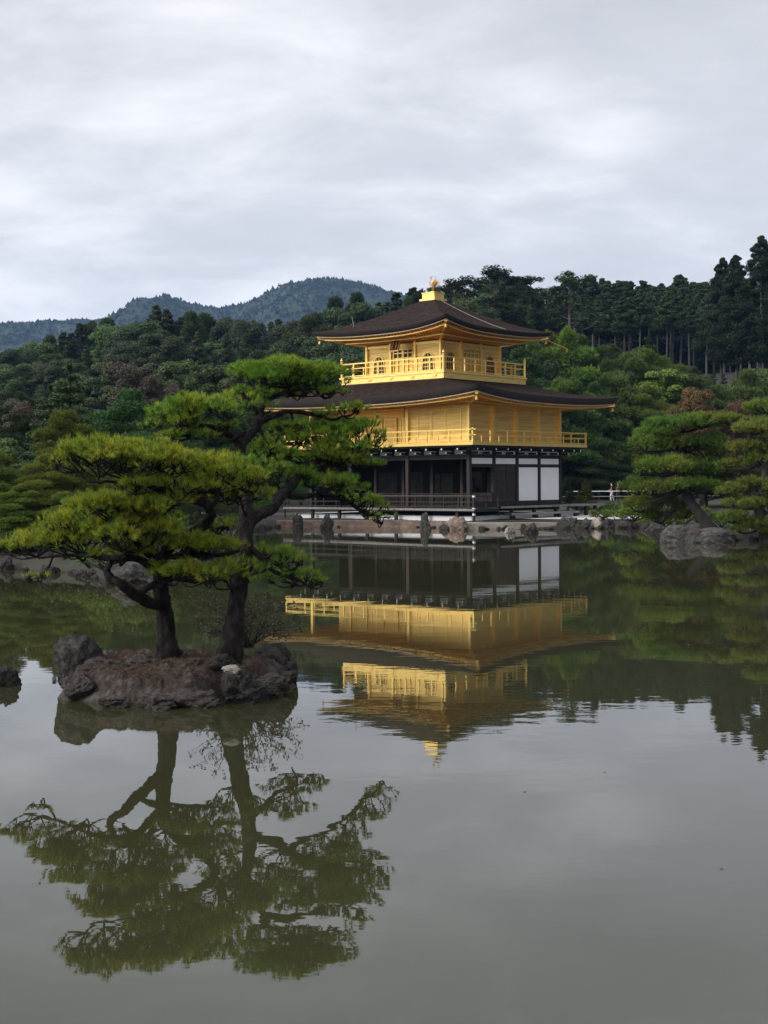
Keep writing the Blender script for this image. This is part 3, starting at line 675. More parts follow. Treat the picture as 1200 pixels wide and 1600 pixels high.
def bell_window(face, c):
    """bell-shaped window: backing, frame, glazing bars"""
    w0, z0, zh = .40, 8.62, 9.72
    prof = []
    for t in np.linspace(0, 1, 13):
        z = z0+(zh-z0)*t; ww = w0*(1.10-.22*t) if t < .45 else w0*(1.0)*math.sqrt(max(0, 1-((t-.45)/.55)**2.3))
        prof.append((ww, z))
    outl = [(c+w, z) for w, z in prof]+[(c-w, z) for w, z in prof[::-1]]
    def P3(x, z, d): return loc(x+V3, U3+.05-d, z) if face == 0 else loc(V3+.05-d, x+U3, z)
    def slab(ol, d0, d1):
        m = MB(); n_ = len(ol); vs = [P3(x, z, d1) for x, z in ol]+[P3(x, z, d0) for x, z in ol]
        return m.add(vs, [tuple(range(n_)), tuple(range(2*n_-1, n_-1, -1))]+[(i, (i+1) % n_, n_+(i+1) % n_, n_+i) for i in range(n_)])
    wdw = part(slab(outl, .003, .02), 'window', 'window_dark')
    fr = MB()
    for i in range(len(outl)-1):
        a, b = outl[i], outl[i+1]
        if abs(a[0]-b[0])+abs(a[1]-b[1]) > 1e-3: fr.bar(P3(*a, .03), P3(*b, .03), .05, .05)
    fr.bar(P3(*outl[-1], .03), P3(*outl[0], .03), .06, .05)
    for x in (0,): fr.bar(P3(c+x, z0, .03), P3(c+x, zh-.02, .03), .035)
    for z in (8.9, 9.18, 9.45): fr.bar(P3(c-w0*.85, z, .03), P3(c+w0*.85, z, .03), .03)
    for x in (-.2, .2): fr.bar(P3(c+x, z0, .03), P3(c+x, 9.6, .03), .02)
    part(fr, 'window_frame', 'bronze_gold' if face == 0 else 'gold', wdw)
for f in (0, 1):
    bell_window(f, S3/6); bell_window(f, S3*5/6)
def door3(face):
    P3 = (lambda x, z, d: loc(x+V3, U3+.05-d, z)) if face == 0 else (lambda x, z, d: loc(V3+.05-d, x+U3, z))
    x0, x1 = S3/3+.17, 2*S3/3-.17
    for k in range(4 if face == 0 else 2):
        n_ = 4 if face == 0 else 2; a = x0+(x1-x0)*k/n_+.02; b = x0+(x1-x0)*(k+1)/n_-.02
        m = MB()
        for z in (H3+.15, 9.12, 9.5, 9.78, 9.98): m.bar(P3(a, z, .03), P3(b, z, .03), .05, .05)
        for x in (a+.02, b-.02, (a+b)/2): m.bar(P3(x, H3+.13, .04), P3(x, 10.0, .04), .05)
        d = part(m, 'door_leaf', 'gold')
        q = MB(); q.bar(P3((a+b)/2-(b-a)*.42, 9.64, .008), P3((a+b)/2+(b-a)*.42, 9.64, .008), .012, .26); q.bar(P3((a+b)/2-(b-a)*.42, 9.88, .008), P3((a+b)/2+(b-a)*.42, 9.88, .008), .012, .14)
        part(q, 'lattice_opening', 'window_dark', d)
door3(0); door3(1)
# name tablet under the left eave, tilted forward
tp = loc(V3-.62, cu-.05, 10.28)
tbm = MB(); tbm.bar(tp+Vector((-.18, 0, -.42)), tp+Vector((.12, 0, .42)), .62, .08)
tab = part(tbm, 'name_tablet', 'lacquer')
q = MB()
for s in (-.13, .13): q.bar(tp+Vector((-.235, s, -.3)), tp+Vector((-.01, s, .34)), .05, .02)
part(q, 'gilt_lettering', 'gold', tab)
q = MB()
for s in (-.30, .30): q.bar(tp+Vector((-.24, s, -.46)), tp+Vector((.08, s, .46)), .07, .04)
q.bar(tp+Vector((-.23, -.36, -.44)), tp+Vector((-.23, .36, -.44)), .06); part(q, 'tablet_frame', 'bronze_gold', tab)
def balcony_rail3():
    c = B3-.05; z0 = H3; v0, v1, u0, u1 = V3-c, V3+S3+c, U3-c, U3+S3+c
    ring = [(v0, u1), (v0, u0), (v1, u0), (v1, u1), (v0, u1)]; posts = []
    n_ = 8
    for k in range(1, n_):
        t = k/n_
        for p in ((v0, u0+(u1-u0)*t), (v1, u0+(u1-u0)*t), (v0+(v1-v0)*t, u0), (v0+(v1-v0)*t, u1)): posts.append((*p, z0, 9.27 if k % 2 == 0 else 9.24, .075))
    o = rail_run('upper_balcony_railing', ring, posts, 'gold', 9.28, 9.0, H3+.07, .065, .06)
    for p in ((v0, u0), (v1, u0), (v1, u1), (v0, u1)):
        m = MB().lathe(loc(p[0], p[1], z0), [(.075,0),(.075,.86),(.09,.87),(.09,.92),(.055,.94),(.085,1.0),(.07,1.06),(.03,1.13),(.005,1.18)], 10)
        part(m, 'corner_post', 'gold', o, smooth=False)
balcony_rail3()
# dew basin and bird on the apex
db = part(PB().b(cv-.57, cv+.57, cu-.57, cu+.57, 12.98, 13.10).b(cv-.45, cv+.45, cu-.45, cu+.45, 13.10, 13.42).b(cv-.49, cv+.49, cu-.49, cu+.49, 13.42, 13.47), 'roof_finial_base', 'gold')
part(PB().b(cv-.12, cv+.12, cu-.12, cu+.12, 13.47, 13.56), 'pedestal', 'gold', db)
def bird():
    W0 = Vector((0, 0, 0)); root = loc(cv, cu, 13.56)
    rot = Matrix.Rotation(-(R(90)-a_), 3, 'Z')     # local vectors given in world axes (x right, z up): bird faces left
    def P(x, y, z): return root+rot @ Vector((x, y, z))
    parts = [tube_np([P(-.19, 0, .46), P(-.10, 0, .40), P(.02, 0, .38), P(.12, 0, .42)], [.03, .075, .08, .035], 10, 4),
             tube_np([P(-.14, 0, .44), P(-.21, 0, .54), P(-.15, 0, .64), P(-.11, 0, .74), P(-.13, 0, .81)], [.05, .032, .024, .024, .034], 8, 4),
             tube_np([P(-.10, 0, .81), P(-.15, 0, .81), P(-.23, 0, .77)], [.02, .036, .005], 8, 3)]
    for dx, dy in ((-.06, -.04), (.03, .04)): parts += [tube_np([P(dx, dy, .36), P(dx+.01, dy, .18), P(dx-.01, dy, 0.0)], [.022, .013, .015], 6, 1)]
    for i, (x, z) in enumerate(((.34,.60),(.42,.52),(.45,.42),(.42,.32),(.34,.26))):
        parts.append(tube_np([P(.09, (i-2)*.012, .42), P((x+.09)/2, (i-2)*.03, (z+.42)/2+.03), P(x, (i-2)*.05, z)], [.016, .024, .004], 6, 4))
    for s in (-1, 1):
        for i in range(5):
            parts.append(tube_np([P(-.06+i*.03, s*.06, .44), P(.03+i*.035, s*.10, .60-.02*i), P(.13+i*.045, s*.12, .90-.085*i)], [.02, .026, .004], 6, 3))
    for i in range(3): parts.append(tube_np([P(-.13, 0, .83), P(-.12+i*.03, 0, .89), P(-.10+i*.06, 0, .92-.03*i)], [.009, .012, .003], 5, 2))
    V, F = merge(parts); link_mesh('bird_finial', np_mesh('bird_finial', V, F), M['bronze_gold'], db, smooth=True)
bird()
# conductor wire down the right face of the upper roof, gutter arm, little aerial
wire = PB()
pw = []
for r in np.linspace(0.02, .93, 14):
    z = 10.93+(13.02-10.93)*(1-r)**1.22
    pw.append((cv-.1+(.9)*r, cu-.5-(S3/2+o3-.5)*r*1.0, z+.03))
for x, y in zip(pw[:-1], pw[1:]): wire.r(x, y, .035)
part(wire, 'conductor_wire', 'grey_wood', r3)
arm = PB().r((V3+S3+o3-.35, U3-o3+.35, 10.78), (V3+S3+o3+1.35, U3-o3-.15, 10.28), .05, .05).r((V3+S3+o3+1.3, U3-o3-.14, 10.3), (V3+S3+o3+1.3, U3-o3-.14, 10.08), .07)
part(arm, 'gutter_arm', 'bronze_gold', r3)
part(PB().r((V3-1.0, U3+S3+.1, 11.4), (V3-1.0, U3+S3+.25, 12.05), .025), 'aerial', 'grey_wood', r3)

# ------------------------------------------------------------------ stone landing, gravel, shore rocks
def slab_thing():
    pts = [(4.45,66.75),(6.6,66.55),(8.75,66.75),(9.6,68.4),(7.2,69.6),(5.2,68.6),(3.9,68.2),(3.6,67.3)]
    m = MB(); n_ = len(pts); m.add([(x, y, .33+.012*math.sin(i*2)) for i, (x, y) in enumerate(pts)]+[(x*1.0, y, -.3) for x, y in pts], [tuple(range(n_))]+[(n_+i, n_+(i+1) % n_, (i+1) % n_, i) for i in range(n_)])
    o = m.build('stone_landing', M['slab'], bevel=.03); tag(o, 'flat pale stone landing in front of the pavilion corner', 'landing')
slab_thing()
def ledge():
    a = [(3.55,69.35),(2.2,70.3),(1.0,70.85),(-1.0,71.25),(-3.2,71.6),(-5.9,71.95)]; b = [(3.3,70.5),(2.2,71.5),(1.0,72.6),(-1.0,74.6),(-3.2,76.8),(-5.9,79.0)]
    m = MB(); n_ = len(a)
    m.add([(x, y, .345) for x, y in a]+[(x, y, .37) for x, y in b]+[(x, y, -.3) for x, y in a], [(i, i+1, n_+i+1, n_+i) for i in range(n_-1)]+[(2*n_+i, 2*n_+i+1, i+1, i) for i in range(n_-1)]+[(2*n_, 0, n_), (n_-1, 3*n_-1, 2*n_-1)])
    o = m.build('stone_ledge', M['stone_tan']); tag(o, 'long low tan stone ledge at the water below the pavilion veranda', 'ledge')
ledge()
def gravel():
    pts = [(8.9,68.3),(10.3,67.9),(11.6,68.0),(13.0,68.6),(15,72),(12,78),(9.2,76),(7.4,71.5),(7.3,69.8)]
    o = MB().add([(x, y, GH(x, y)+.05) for x, y in pts], [tuple(range(len(pts)))[::1]]).build('gravel', M['sand']); tag(o, kind='structure')
gravel()
def wl(px, py):    # point on the water seen at a photo pixel
    y0 = 751-(px-600)*.0072; Z = FOC*CAMH/(py-y0); p = at(px, py, Z); return Vector((p.x, Z, 0))
shore = [  # px, waterline py, half width px, height px, material, seed, label
 (465,826,10,26,'stone',0,'upright grey-brown stone under the veranda edge, leftmost by the gold pavilion shore'),
 (509,827,9,24,'stone',3,'tall dark stone carrying the veranda post left of the drooping pine branch'),
 (665,828,10,26,'stone',5,'rounded dark standing stone at the water below the open veranda'),
 (716,828,15,22,'stone_tan',2,'brown rounded boulder just left of the stone landing'),
 (697,828,9,11,'stone',6,'low dark stone beside the brown boulder at the landing'),
 (796,833,9,12,'slab',7,'small pale stone in the water before the stone landing'),
 (832,833,10,15,'stone',1,'grey stone in the water before the right half of the landing'),
 (893,826,13,24,'stone',4,'tall pointed grey rock at the right end of the stone landing'),
 (916,826,9,18,'stone',0,'grey rock second from the stone landing end'),
 (933,826,10,17,'slab',3,'pale rock by the small flat pine on the bank'),
 (953,826,9,16,'stone',5,'grey rock just right of the small flat pine'),
 (1076,848,29,36,'stone',8,'large rounded purple-grey boulder in the water under the leaning pine'),
 (1120,848,29,26,'stone',9,'low long purple-grey boulder touching the large one in the water'),
 (1179,843,13,19,'slab',6,'small white speckled rock at the right shore'),
 (8,890,12,20,'stone',1,'grey rock at the left edge shore of the picture'),
 (40,888,12,15,'stone_dark',2,'dark low rock between grey rocks on the left shore'),
 (78,889,13,26,'stone_dark',5,'dark upright rock on the left shore under the pine pad'),
 (122,893,15,22,'stone',7,'pale streaked rock on the left shore'),
 (205,915,24,34,'stone',3,'big pale slanting rock behind the left pine trunk'),
 (247,915,18,20,'stone',6,'grey rock beside the big slanting rock behind the pine trunk'),
 (4,1074,19,36,'stone_dark',0,'dark rock alone in the water cut by the left edge'),
]
for px, py, hw, hh, mt, k, lab in shore:
    p = wl(px, py); s = p.y/FOC
    rock(k, (p.x, p.y+hw*s*.7, hh*s*.12), (hw*s*1.4, hw*s*1.1, hh*s*.80), rng.uniform(0, 6), mt, lab)
# small repeated shore stones
P_ = POND
def shore_line(i0, i1, step, size, mt, lab, grp):
    for i in range(i0, i1):
        a, b = P_[i], P_[i+1]; L_ = np.hypot(*(b-a)); n_ = max(1, int(L_/step))
        for k in range(n_):
            t = (k+rng.uniform(.2, .8))/n_; q = a+(b-a)*t; s = size*rng.uniform(.55, 1.5)
            rock(int(rng.integers(0, 8)), (q[0]+rng.normal(0, .12), q[1]+rng.normal(0, .15), s*.12), (s*1.1, s, s*rng.uniform(.6, 1.0)), rng.uniform(0, 6), mt, lab, grp)
shore_line(12, 14, .6, .13, 'stone', 'small brown edging stone along the low ledge below the veranda', 'edging stones below the veranda')
shore_line(5, 9, .55, .30, 'stone', 'dark edging stone along the right bank beneath the pines', 'edging stones on the right bank')
shore_line(9, 11, .40, .17, 'stone', 'small grey edging stone at the foot of the stone landing', 'edging stones by the landing')
shore_line(14, 17, .60, .17, 'stone', 'grey edging stone on the bank behind the island pines', 'edging stones on the inner left bank')
shore_line(18, 22, .60, .19, 'stone', 'weathered edging stone along the left shore', 'edging stones on the left shore')

def tufts(P, D, k, ln, wd, spread, g=rng):
    """needle tufts at points P pointing along D: k thin triangles each"""
    n = len(P); Pn = np.repeat(P, k, 0); Dn = np.repeat(D, k, 0)
    d = Dn+g.normal(0, spread, (n*k, 3)); d /= np.linalg.norm(d, axis=1)[:, None]
    l_ = ln*g.uniform(.65, 1.2, (n*k, 1)); s = np.cross(d, unit(n*k, g)); s /= np.linalg.norm(s, axis=1)[:, None]+1e-9
    st = Pn-d*ln*.1
    V = np.stack([st-s*wd/2, st+s*wd/2, Pn+d*l_], 1).reshape(-1, 3)
    return V, np.arange(len(V)).reshape(-1, 3)
# ------------------------------------------------------------------ islet with two black pines
IC = Vector((-2.62, 15.95, 0))
def islet():
    n = 250; A, Bd = 1.36, 1.20
    V = []
    q = np.linspace(-1.25, 1.25, n)
    for y in q:
        for x in q:
            th = math.atan2(y, x); r = math.hypot(x, y)
            rim = 1+.10*math.sin(3*th+.6)+.07*math.sin(5*th+2)+.05*math.sin(9*th)
            t = r/rim
            h = .30*(1-sm(np.array((t-.78)/.26)))+.10*(1-t)-.02
            h = float(h)
            if t > 1.05: h = -.35
            wx, wy = IC.x+x*A, IC.y+y*Bd
            f = noise.fractal(Vector((wx*1.6, wy*1.6, 2)), .9, 2.1, 4)*.09+(.5-abs(noise.noise(Vector((wx*4, wy*4, 1)))))*.12+(.4-abs(noise.noise(Vector((wx*11, wy*11, 6)))))*.05+noise.fractal(Vector((wx*24, wy*24, 1)), .8, 2.1, 3)*.016-.06
            k = 1.0 if t < .95 else .4
            V.append((wx+noise.noise(Vector((wx*6, wy*6, 9)))*.05, wy+noise.noise(Vector((wx*6, wy*6, 4)))*.05, h+f*k+(.03 if h > .2 else 0)))
    i = np.arange(n*n).reshape(n, n); F = np.stack([i[:-1, :-1], i[:-1, 1:], i[1:, 1:], i[1:, :-1]], -1).reshape(-1, 4)
    o = link_mesh('islet', np_mesh('islet', np.array(V), F), M['litter'], smooth=True); tag(o, kind='structure')
    return np.array(V)
IV = islet()
def litter():
    g = np.random.default_rng(3); n_ = 9000; th = g.uniform(0, 6.28, n_); r = np.sqrt(g.uniform(0, 1, n_))*.93
    P = np.stack([IC.x+np.cos(th)*r*1.30, IC.y+np.sin(th)*r*1.12], -1)
    gx = IV[:, 0]; i = []
    N_ = 250; q0x, q0y = IC.x-1.25*1.36, IC.y-1.25*1.20
    ix = np.clip(((P[:, 0]-q0x)/(2.5*1.36)*(N_-1)).round().astype(int), 0, N_-1); iy = np.clip(((P[:, 1]-q0y)/(2.5*1.20)*(N_-1)).round().astype(int), 0, N_-1)
    z = IV.reshape(N_, N_, 3)[iy, ix, 2]; ok = z > .06
    P3 = np.column_stack([P, z+.006])[ok]; D = unit(len(P3), g)*[1, 1, .25]+[0, 0, .05]
    V, F = tufts(P3, D/np.linalg.norm(D, axis=1)[:, None], 3, .05, .004, .5, g)
    o = link_mesh('fallen_needles', np_mesh('fallen_needles', V, F), M['dead_needles']); tag(o, 'reddish fallen pine needles lying over the islet ground', 'pine litter', kind='stuff')
def ih(x, y): return float(IV[np.argmin((IV[:, 0]-x)**2+(IV[:, 1]-y)**2), 2])
irocks = [ # px, top py, bottom py, half width px, Z, mat, seed, label, tilt
 (342,1020,1056,25,15.6,'stone_dark',3,'smooth black boulder before the right pine trunk', 0),
 (372,1040,1098,32,15.0,'stone_dark',2,'dark rock with a pale lichen patch near the right front of the islet', 0),
 (420,1050,1090,32,15.3,'stone_brown',6,'mottled brown rock at the right waterline of the islet', 0),
 (446,1042,1072,16,15.9,'stone_brown',4,'small pinkish rock at the far right of the islet', 0),
 (182,1080,1110,28,14.75,'stone_brown',4,'brown mossy rock at the front left waterline of the islet', 0),
 (245,1078,1112,34,14.65,'stone_brown',0,'low brown rock at the front middle of the islet', 0),
 (305,1074,1110,34,14.7,'stone_brown',7,'low rough rock at the front right of the islet', 0),
 (120,1052,1098,26,15.2,'stone_brown',3,'lumpy lichened rock below the wedge rock on the islet', 0),
 (160,1024,1068,36,15.6,'stone_brown',6,'grey lichened rock right of the wedge rock on the islet', 0),
 (215,1020,1046,34,15.9,'stone_brown',2,'pale lichened low rock on top of the islet behind', 0),
 (283,1006,1028,22,16.4,'stone_dark',7,'dark rock between the two pine trunks', 0),
 (300,1026,1050,24,15.7,'stone_brown',5,'low humped stone amid the reddish litter', 0),
 (395,1066,1100,26,15.0,'stone_dark',0,'dark rock at the right front waterline of the islet', 0),
]
for px, t, b, hw, Z, mt, k, lab, tl in irocks:
    p = at(px, (t+b)/2+3, Z); s = Z/FOC
    rock(k, p, (hw*s*1.18, hw*s*1.0, (b-t)/2*s*1.02), rng.uniform(0, 6), mt, lab, ry=tl)
def hull_rock(pts, Z, depth, mt, label, seed, peak=.55):
    bm = bmesh.new(); g = random.Random(seed); cx = sum(p[0] for p in pts)/len(pts); cy = sum(p[1] for p in pts)/len(pts)
    for x, y in pts:
        bm.verts.new(at(x, y, Z+.02)); q = at(cx+(x-cx)*.75, cy+(y-cy)*.8, Z); bm.verts.new(q+Vector((0, depth, 0))); q = at(cx+(x-cx)*.6, cy+(y-cy)*.6+4, Z); bm.verts.new(q-Vector((0, depth*.5*g.uniform(.5, 1.2), 0)))
    r = bmesh.ops.convex_hull(bm, input=bm.verts); bmesh.ops.delete(bm, geom=[v for v in bm.verts if not v.link_faces], context='VERTS')
    for _ in range(5): bmesh.ops.subdivide_edges(bm, edges=[e for e in bm.edges if e.calc_length() > .03], cuts=1, use_grid_fill=True); bmesh.ops.triangulate(bm, faces=bm.faces)
    bm.normal_update()
    for v in bm.verts:
        p = v.co; f = noise.fractal(p*3.5+Vector((seed, 0, 0)), .9, 2.1, 4)*.022+(.3-abs(noise.noise(p*8)))*.024-.012+noise.fractal(p*22, .8, 2.1, 3)*.010
        v.co = p+v.normal*f
    me = bpy.data.meshes.new('rock'); c = sum((v.co for v in bm.verts), Vector())/len(bm.verts)
    for v in bm.verts: v.co -= c
    bm.to_mesh(me); bm.free(); o = link_mesh('rock', me, M[mt], smooth=True); o.location = c; tag(o, label, 'rock')
hull_rock([(80,1010),(92,994),(118,990),(136,994),(144,1014),(163,1016),(166,1030),(128,1048),(104,1082),(90,1072)], 15.9, .25, 'stone_dark', 'tall dark wedge rock at the left end of the islet', 3)
hull_rock([(400,1020),(410,1006),(426,1010),(440,1003),(456,1020),(467,1044),(464,1068),(440,1078),(404,1060)], 16.3, .25, 'stone_dark', 'tall dark rock at the right end of the islet', 8)
lp = at(363, 1046, 14.72)
o = link_mesh('lichen_patch', ROCKS[2].copy(), M['lichen'], smooth=True); o.location = lp; o.scale = (.11, .06, .055); tag(o, 'pale yellow-white lichen clump on the dark front rock', 'lichen')

def pad_points(c, rx, ry, rz, nl, dens, g, low=.18, rin=.45, lz=(.40, .62), jit=0.0):
    """lobed cushion: returns tuft points, directions and lobe centres"""
    Ps, Ds, Ls = [], [], []
    for i in range(nl):
        for _ in range(20):
            a = g.uniform(-1, 1, 2)
            if a@a < .85: break
        rr = g.uniform(.20, .38); top = math.sqrt(max(0, 1-a@a*.85))
        lc = np.array([c[0]+a[0]*rx*.82, c[1]+a[1]*ry*.82, c[2]+rz*(top-.55)*g.uniform(.75, 1.25)+g.normal(0, 1)*rz*jit])
        lr = np.array([rx*rr, ry*rr, rz*g.uniform(*lz)]); Ls.append(lc)
        m = int(dens*lr[0]*lr[1]*4)
        u = unit(m, g); u[:, 2] = np.abs(u[:, 2])*np.where(g.uniform(size=m) < 1-low, 1, -.55)
        r = g.uniform(rin, 1.10, (m, 1)); Ps.append(lc+u*lr*r)
        d = u*np.array([1, 1, .8])+np.array([0, 0, .75]); Ds.append(d/np.linalg.norm(d, axis=1)[:, None])
    return np.vstack(Ps), np.vstack(Ds), Ls
litter()
def hero_pine(base, branches, pads, mname, label, gseed, needle=.092, wd=.0064, k=26, dens=215):
    g = np.random.default_rng(gseed)
    root = empty('black_pine', base); tag(root, label, 'pine tree'); b0 = np.array(base)
    allp = []
    for i, (nm, pts, rad) in enumerate(branches):
        w = [at(*p) for p in pts]; r = [a*p[2]/FOC for a, p in zip(rad, pts)]
        V, F = tube_np(w, r, 14 if i == 0 else 10, 7, rough=.13, seed=i+gseed)
        allp.append(catmull([list(x) for x in w], r, 7))
        link_mesh(nm, np_mesh(nm, V-b0, F), M['pine_bark'], root, smooth=True)
    BP = np.vstack([a for a, _ in allp]); BR = np.concatenate([r for _, r in allp])
    for (px, py, rx, rz, Z, dr) in pads:
        c = at(px, py, Z); s = Z/FOC; rxm = rx*s*1.24; rzm = rz*s*1.12; rym = rxm*dr
        nl = max(6, int(5+rxm*rym*22))
        P, D, Ls = pad_points(np.array(c), rxm, rym, rzm, nl, dens, g, .08, .60, (.32, .56), .10)
        V, F = tufts(P, D, k, needle, wd, .36, g)
        fo = link_mesh('foliage_pad', np_mesh('foliage_pad', V-b0, F), M[mname], root)
        # twigs
        tw = []
        q = np.array(c)-[0, 0, rzm*.55]
        dd = np.linalg.norm(BP-q, axis=1); j = int(np.argmin(dd+(BR < .001)*9)); a0 = BP[j]
        hub = q*.75+a0*.25
        if dd[j] > .08:
            mid = (a0+hub)/2+np.array([0, 0, -.02])+g.normal(0, .03, 3); tw.append(tube_np([a0, mid, hub], [max(.012, min(BR[j]*.6, .03)), .016, .012], 6, 4, .12))
        for lc in Ls:
            e_ = lc-[0, 0, rzm*.18]; mid = (hub+e_)/2+g.normal(0, .035, 3)+np.array([0, 0, -.02])
            tw.append(tube_np([hub, mid, e_], [.0115, .008, .005], 5, 4, .1))
            sel = P[g.choice(len(P), 60)]; near = sel[np.argsort(np.linalg.norm(sel-lc, axis=1))[:7]]
            for s_ in near:
                st = mid*.45+e_*.55; tw.append(tube_np([st, (st+s_)/2+g.normal(0, .015, 3)-[0, 0, .01], s_], [.005, .0038, .002], 4, 2))
        Vt, Ft = merge(tw); link_mesh('twigs', np_mesh('twigs', Vt-b0, Ft), M['pine_bark'], root)
    return root

# left pine: leans towards the camera as it rises
A_br = [
 ('trunk', [(264,1030,15.9),(261,1000,15.9),(257,965,15.9),(252,930,15.9),(250,895,15.9),(252,872,15.9),(268,852,15.85),(292,838,15.8),(318,822,15.7),(332,803,15.6)], [21,16,13.5,12.5,12,11,9.5,8.5,8,7]),
 ('branch', [(254,944,15.9),(240,944,15.7),(222,936,15.5),(205,925,15.4),(188,912,15.3),(172,902,15.3),(167,890,15.3),(175,878,15.2)], [9,9.5,9,8.5,7.5,7,5.5,4]),
 ('branch', [(210,928,15.45),(226,922,15.4),(240,914,15.5),(250,905,15.8)], [4,5,5.5,6]),
 ('branch', [(250,892,15.9),(232,882,15.7),(212,872,15.5),(180,872,15.3),(140,868,15.5),(100,868,15.9),(60,872,16.2)], [8,7,6,4.5,3.5,2.5,1.6]),
 ('branch', [(332,803,15.6),(322,788,15.5),(298,780,15.4),(268,775,15.3),(235,760,15.1),(200,755,15.0),(165,752,14.9)], [7,7.5,6.5,5,4,3,2]),
 ('branch', [(325,800,15.6),(338,780,15.7),(342,762,15.8),(350,745,15.8)], [5,4.5,3.5,2.2]),
 ('branch', [(298,780,15.4),(288,768,15.3),(262,742,15.1),(238,728,15.0)], [4.5,4,3,2]),
 ('branch', [(252,868,15.9),(285,870,15.8),(320,866,15.8),(350,868,15.9),(375,860,16.0)], [5,4.5,4,3,2]),
 ('branch', [(250,900,15.9),(285,906,15.6),(320,908,15.5),(350,906,15.5)], [4,3.5,3,1.8]),
 ('branch', [(235,870,15.7),(215,850,15.4),(195,830,15.2),(160,812,15.1),(140,800,15.1)], [5,4.5,3.5,2.6,1.8]),
]
A_pads = [ # px, py, rx, rz (px), Z, depth ratio
 (58,856,52,22,16.2,.8),(140,846,80,36,15.9,.9),(195,838,75,36,15.2,.9),(178,800,78,30,15.1,.9),(232,792,70,28,15.3,.8),
 (262,858,62,25,15.5,.8),(318,860,62,26,15.7,.8),(318,898,78,22,15.5,.6),(260,900,30,14,15.4,.7),(60,905,24,9,15.8,.8),
 (150,722,52,34,14.9,1.1),(196,724,88,38,15.0,.9),(255,728,50,30,15.1,1.0),(275,762,62,24,15.3,.8),(335,748,72,36,15.7,.9),(395,760,34,22,15.9,.9),(342,826,28,12,15.8,.8),(110,722,26,18,14.9,.9),(230,815,60,22,15.6,.9),(120,822,50,24,15.5,.9),(210,765,50,20,15.0,.8),(375,775,40,20,15.9,.8),(300,730,46,20,15.5,.9),(185,870,50,16,15.5,.8)]
pa = hero_pine(tuple(at(262,1020,15.9)), A_br, A_pads, 'needle_a', 'left gnarled pine on the islet with yellow-green cushions reaching left', 11)
B_br = [
 ('trunk', [(356,1036,15.8),(361,1005,15.8),(367,965,15.9),(372,925,16.1),(379,885,16.3),(384,845,16.5),(385,805,16.7),(382,770,16.9),(378,735,17.1),(376,700,17.3),(386,684,17.4),(400,668,17.5),(407,645,17.6),(402,630,17.7)], [24,17,14.5,13.5,13,12,11,9,8.5,8,7.5,6.5,5.5,4]),
 ('branch', [(376,704,17.3),(366,686,17.3),(350,675,17.2),(331,667,17.1),(308,665,17.0),(285,672,16.9),(262,682,16.9)], [7,6,5,4.2,3.4,2.6,1.6]),
 ('branch', [(394,676,17.5),(381,677,17.4),(368,684,17.2),(358,690,17.2)], [4,3.4,3,2.6]),
 ('branch', [(402,660,17.5),(420,653,17.6),(438,646,17.7),(448,643,17.8),(475,645,17.9),(500,650,18.0),(520,656,18.0),(536,650,18.0)], [6,5,4.4,4,3.4,3,2.4,1.6]),
 ('branch', [(400,632,17.7),(388,628,17.7),(380,622,17.7),(392,610,17.8),(420,600,17.9)], [4.5,4,3.4,2.6,1.8]),
 ('branch', [(407,640,17.6),(425,622,17.8),(450,612,17.9),(480,608,18.0),(505,608,18.0)], [4,3.4,2.8,2.2,1.4]),
 ('branch', [(386,822,16.6),(402,806,16.8),(425,795,17.0),(440,775,17.2),(458,755,17.5),(472,738,17.7),(490,722,17.9),(512,713,18.1),(540,708,18.3),(562,698,18.4),(575,690,18.5)], [9,9,8.5,8,7.2,6.4,5.5,4.5,3.6,2.8,1.8]),
 ('branch', [(474,738,17.7),(498,732,17.9),(522,726,18.1),(545,722,18.3),(562,706,18.4),(560,690,18.5)], [5,4,3.2,2.6,2.2,1.5]),
 ('branch', [(540,710,18.3),(534,694,18.3),(528,684,18.3),(512,676,18.3)], [3,2.8,2.2,1.4]),
 ('branch', [(448,772,17.3),(470,776,17.6),(495,774,17.9),(520,776,18.2),(545,786,18.6),(566,798,18.9),(590,806,19.1)], [6,5,4,3.4,3,2.4,1.6]),
 ('branch', [(384,850,16.5),(398,862,16.4),(412,876,16.4),(425,890,16.4),(440,898,16.4),(465,905,16.4)], [6,5,4.2,3.6,3,1.8]),
 ('branch', [(412,876,16.4),(422,868,16.4),(436,862,16.4)], [3,2.4,1.6]),
 ('branch', [(380,752,17.0),(366,745,16.9),(350,742,16.7)], [4,3,2]),
 ('branch', [(404,664,17.5),(412,684,17.5),(422,702,17.6),(425,722,17.7)], [3,2.6,2.2,1.4]),
 ('branch', [(383,780,16.9),(395,765,17.0),(405,748,17.1)], [5,3.5,2]),
]
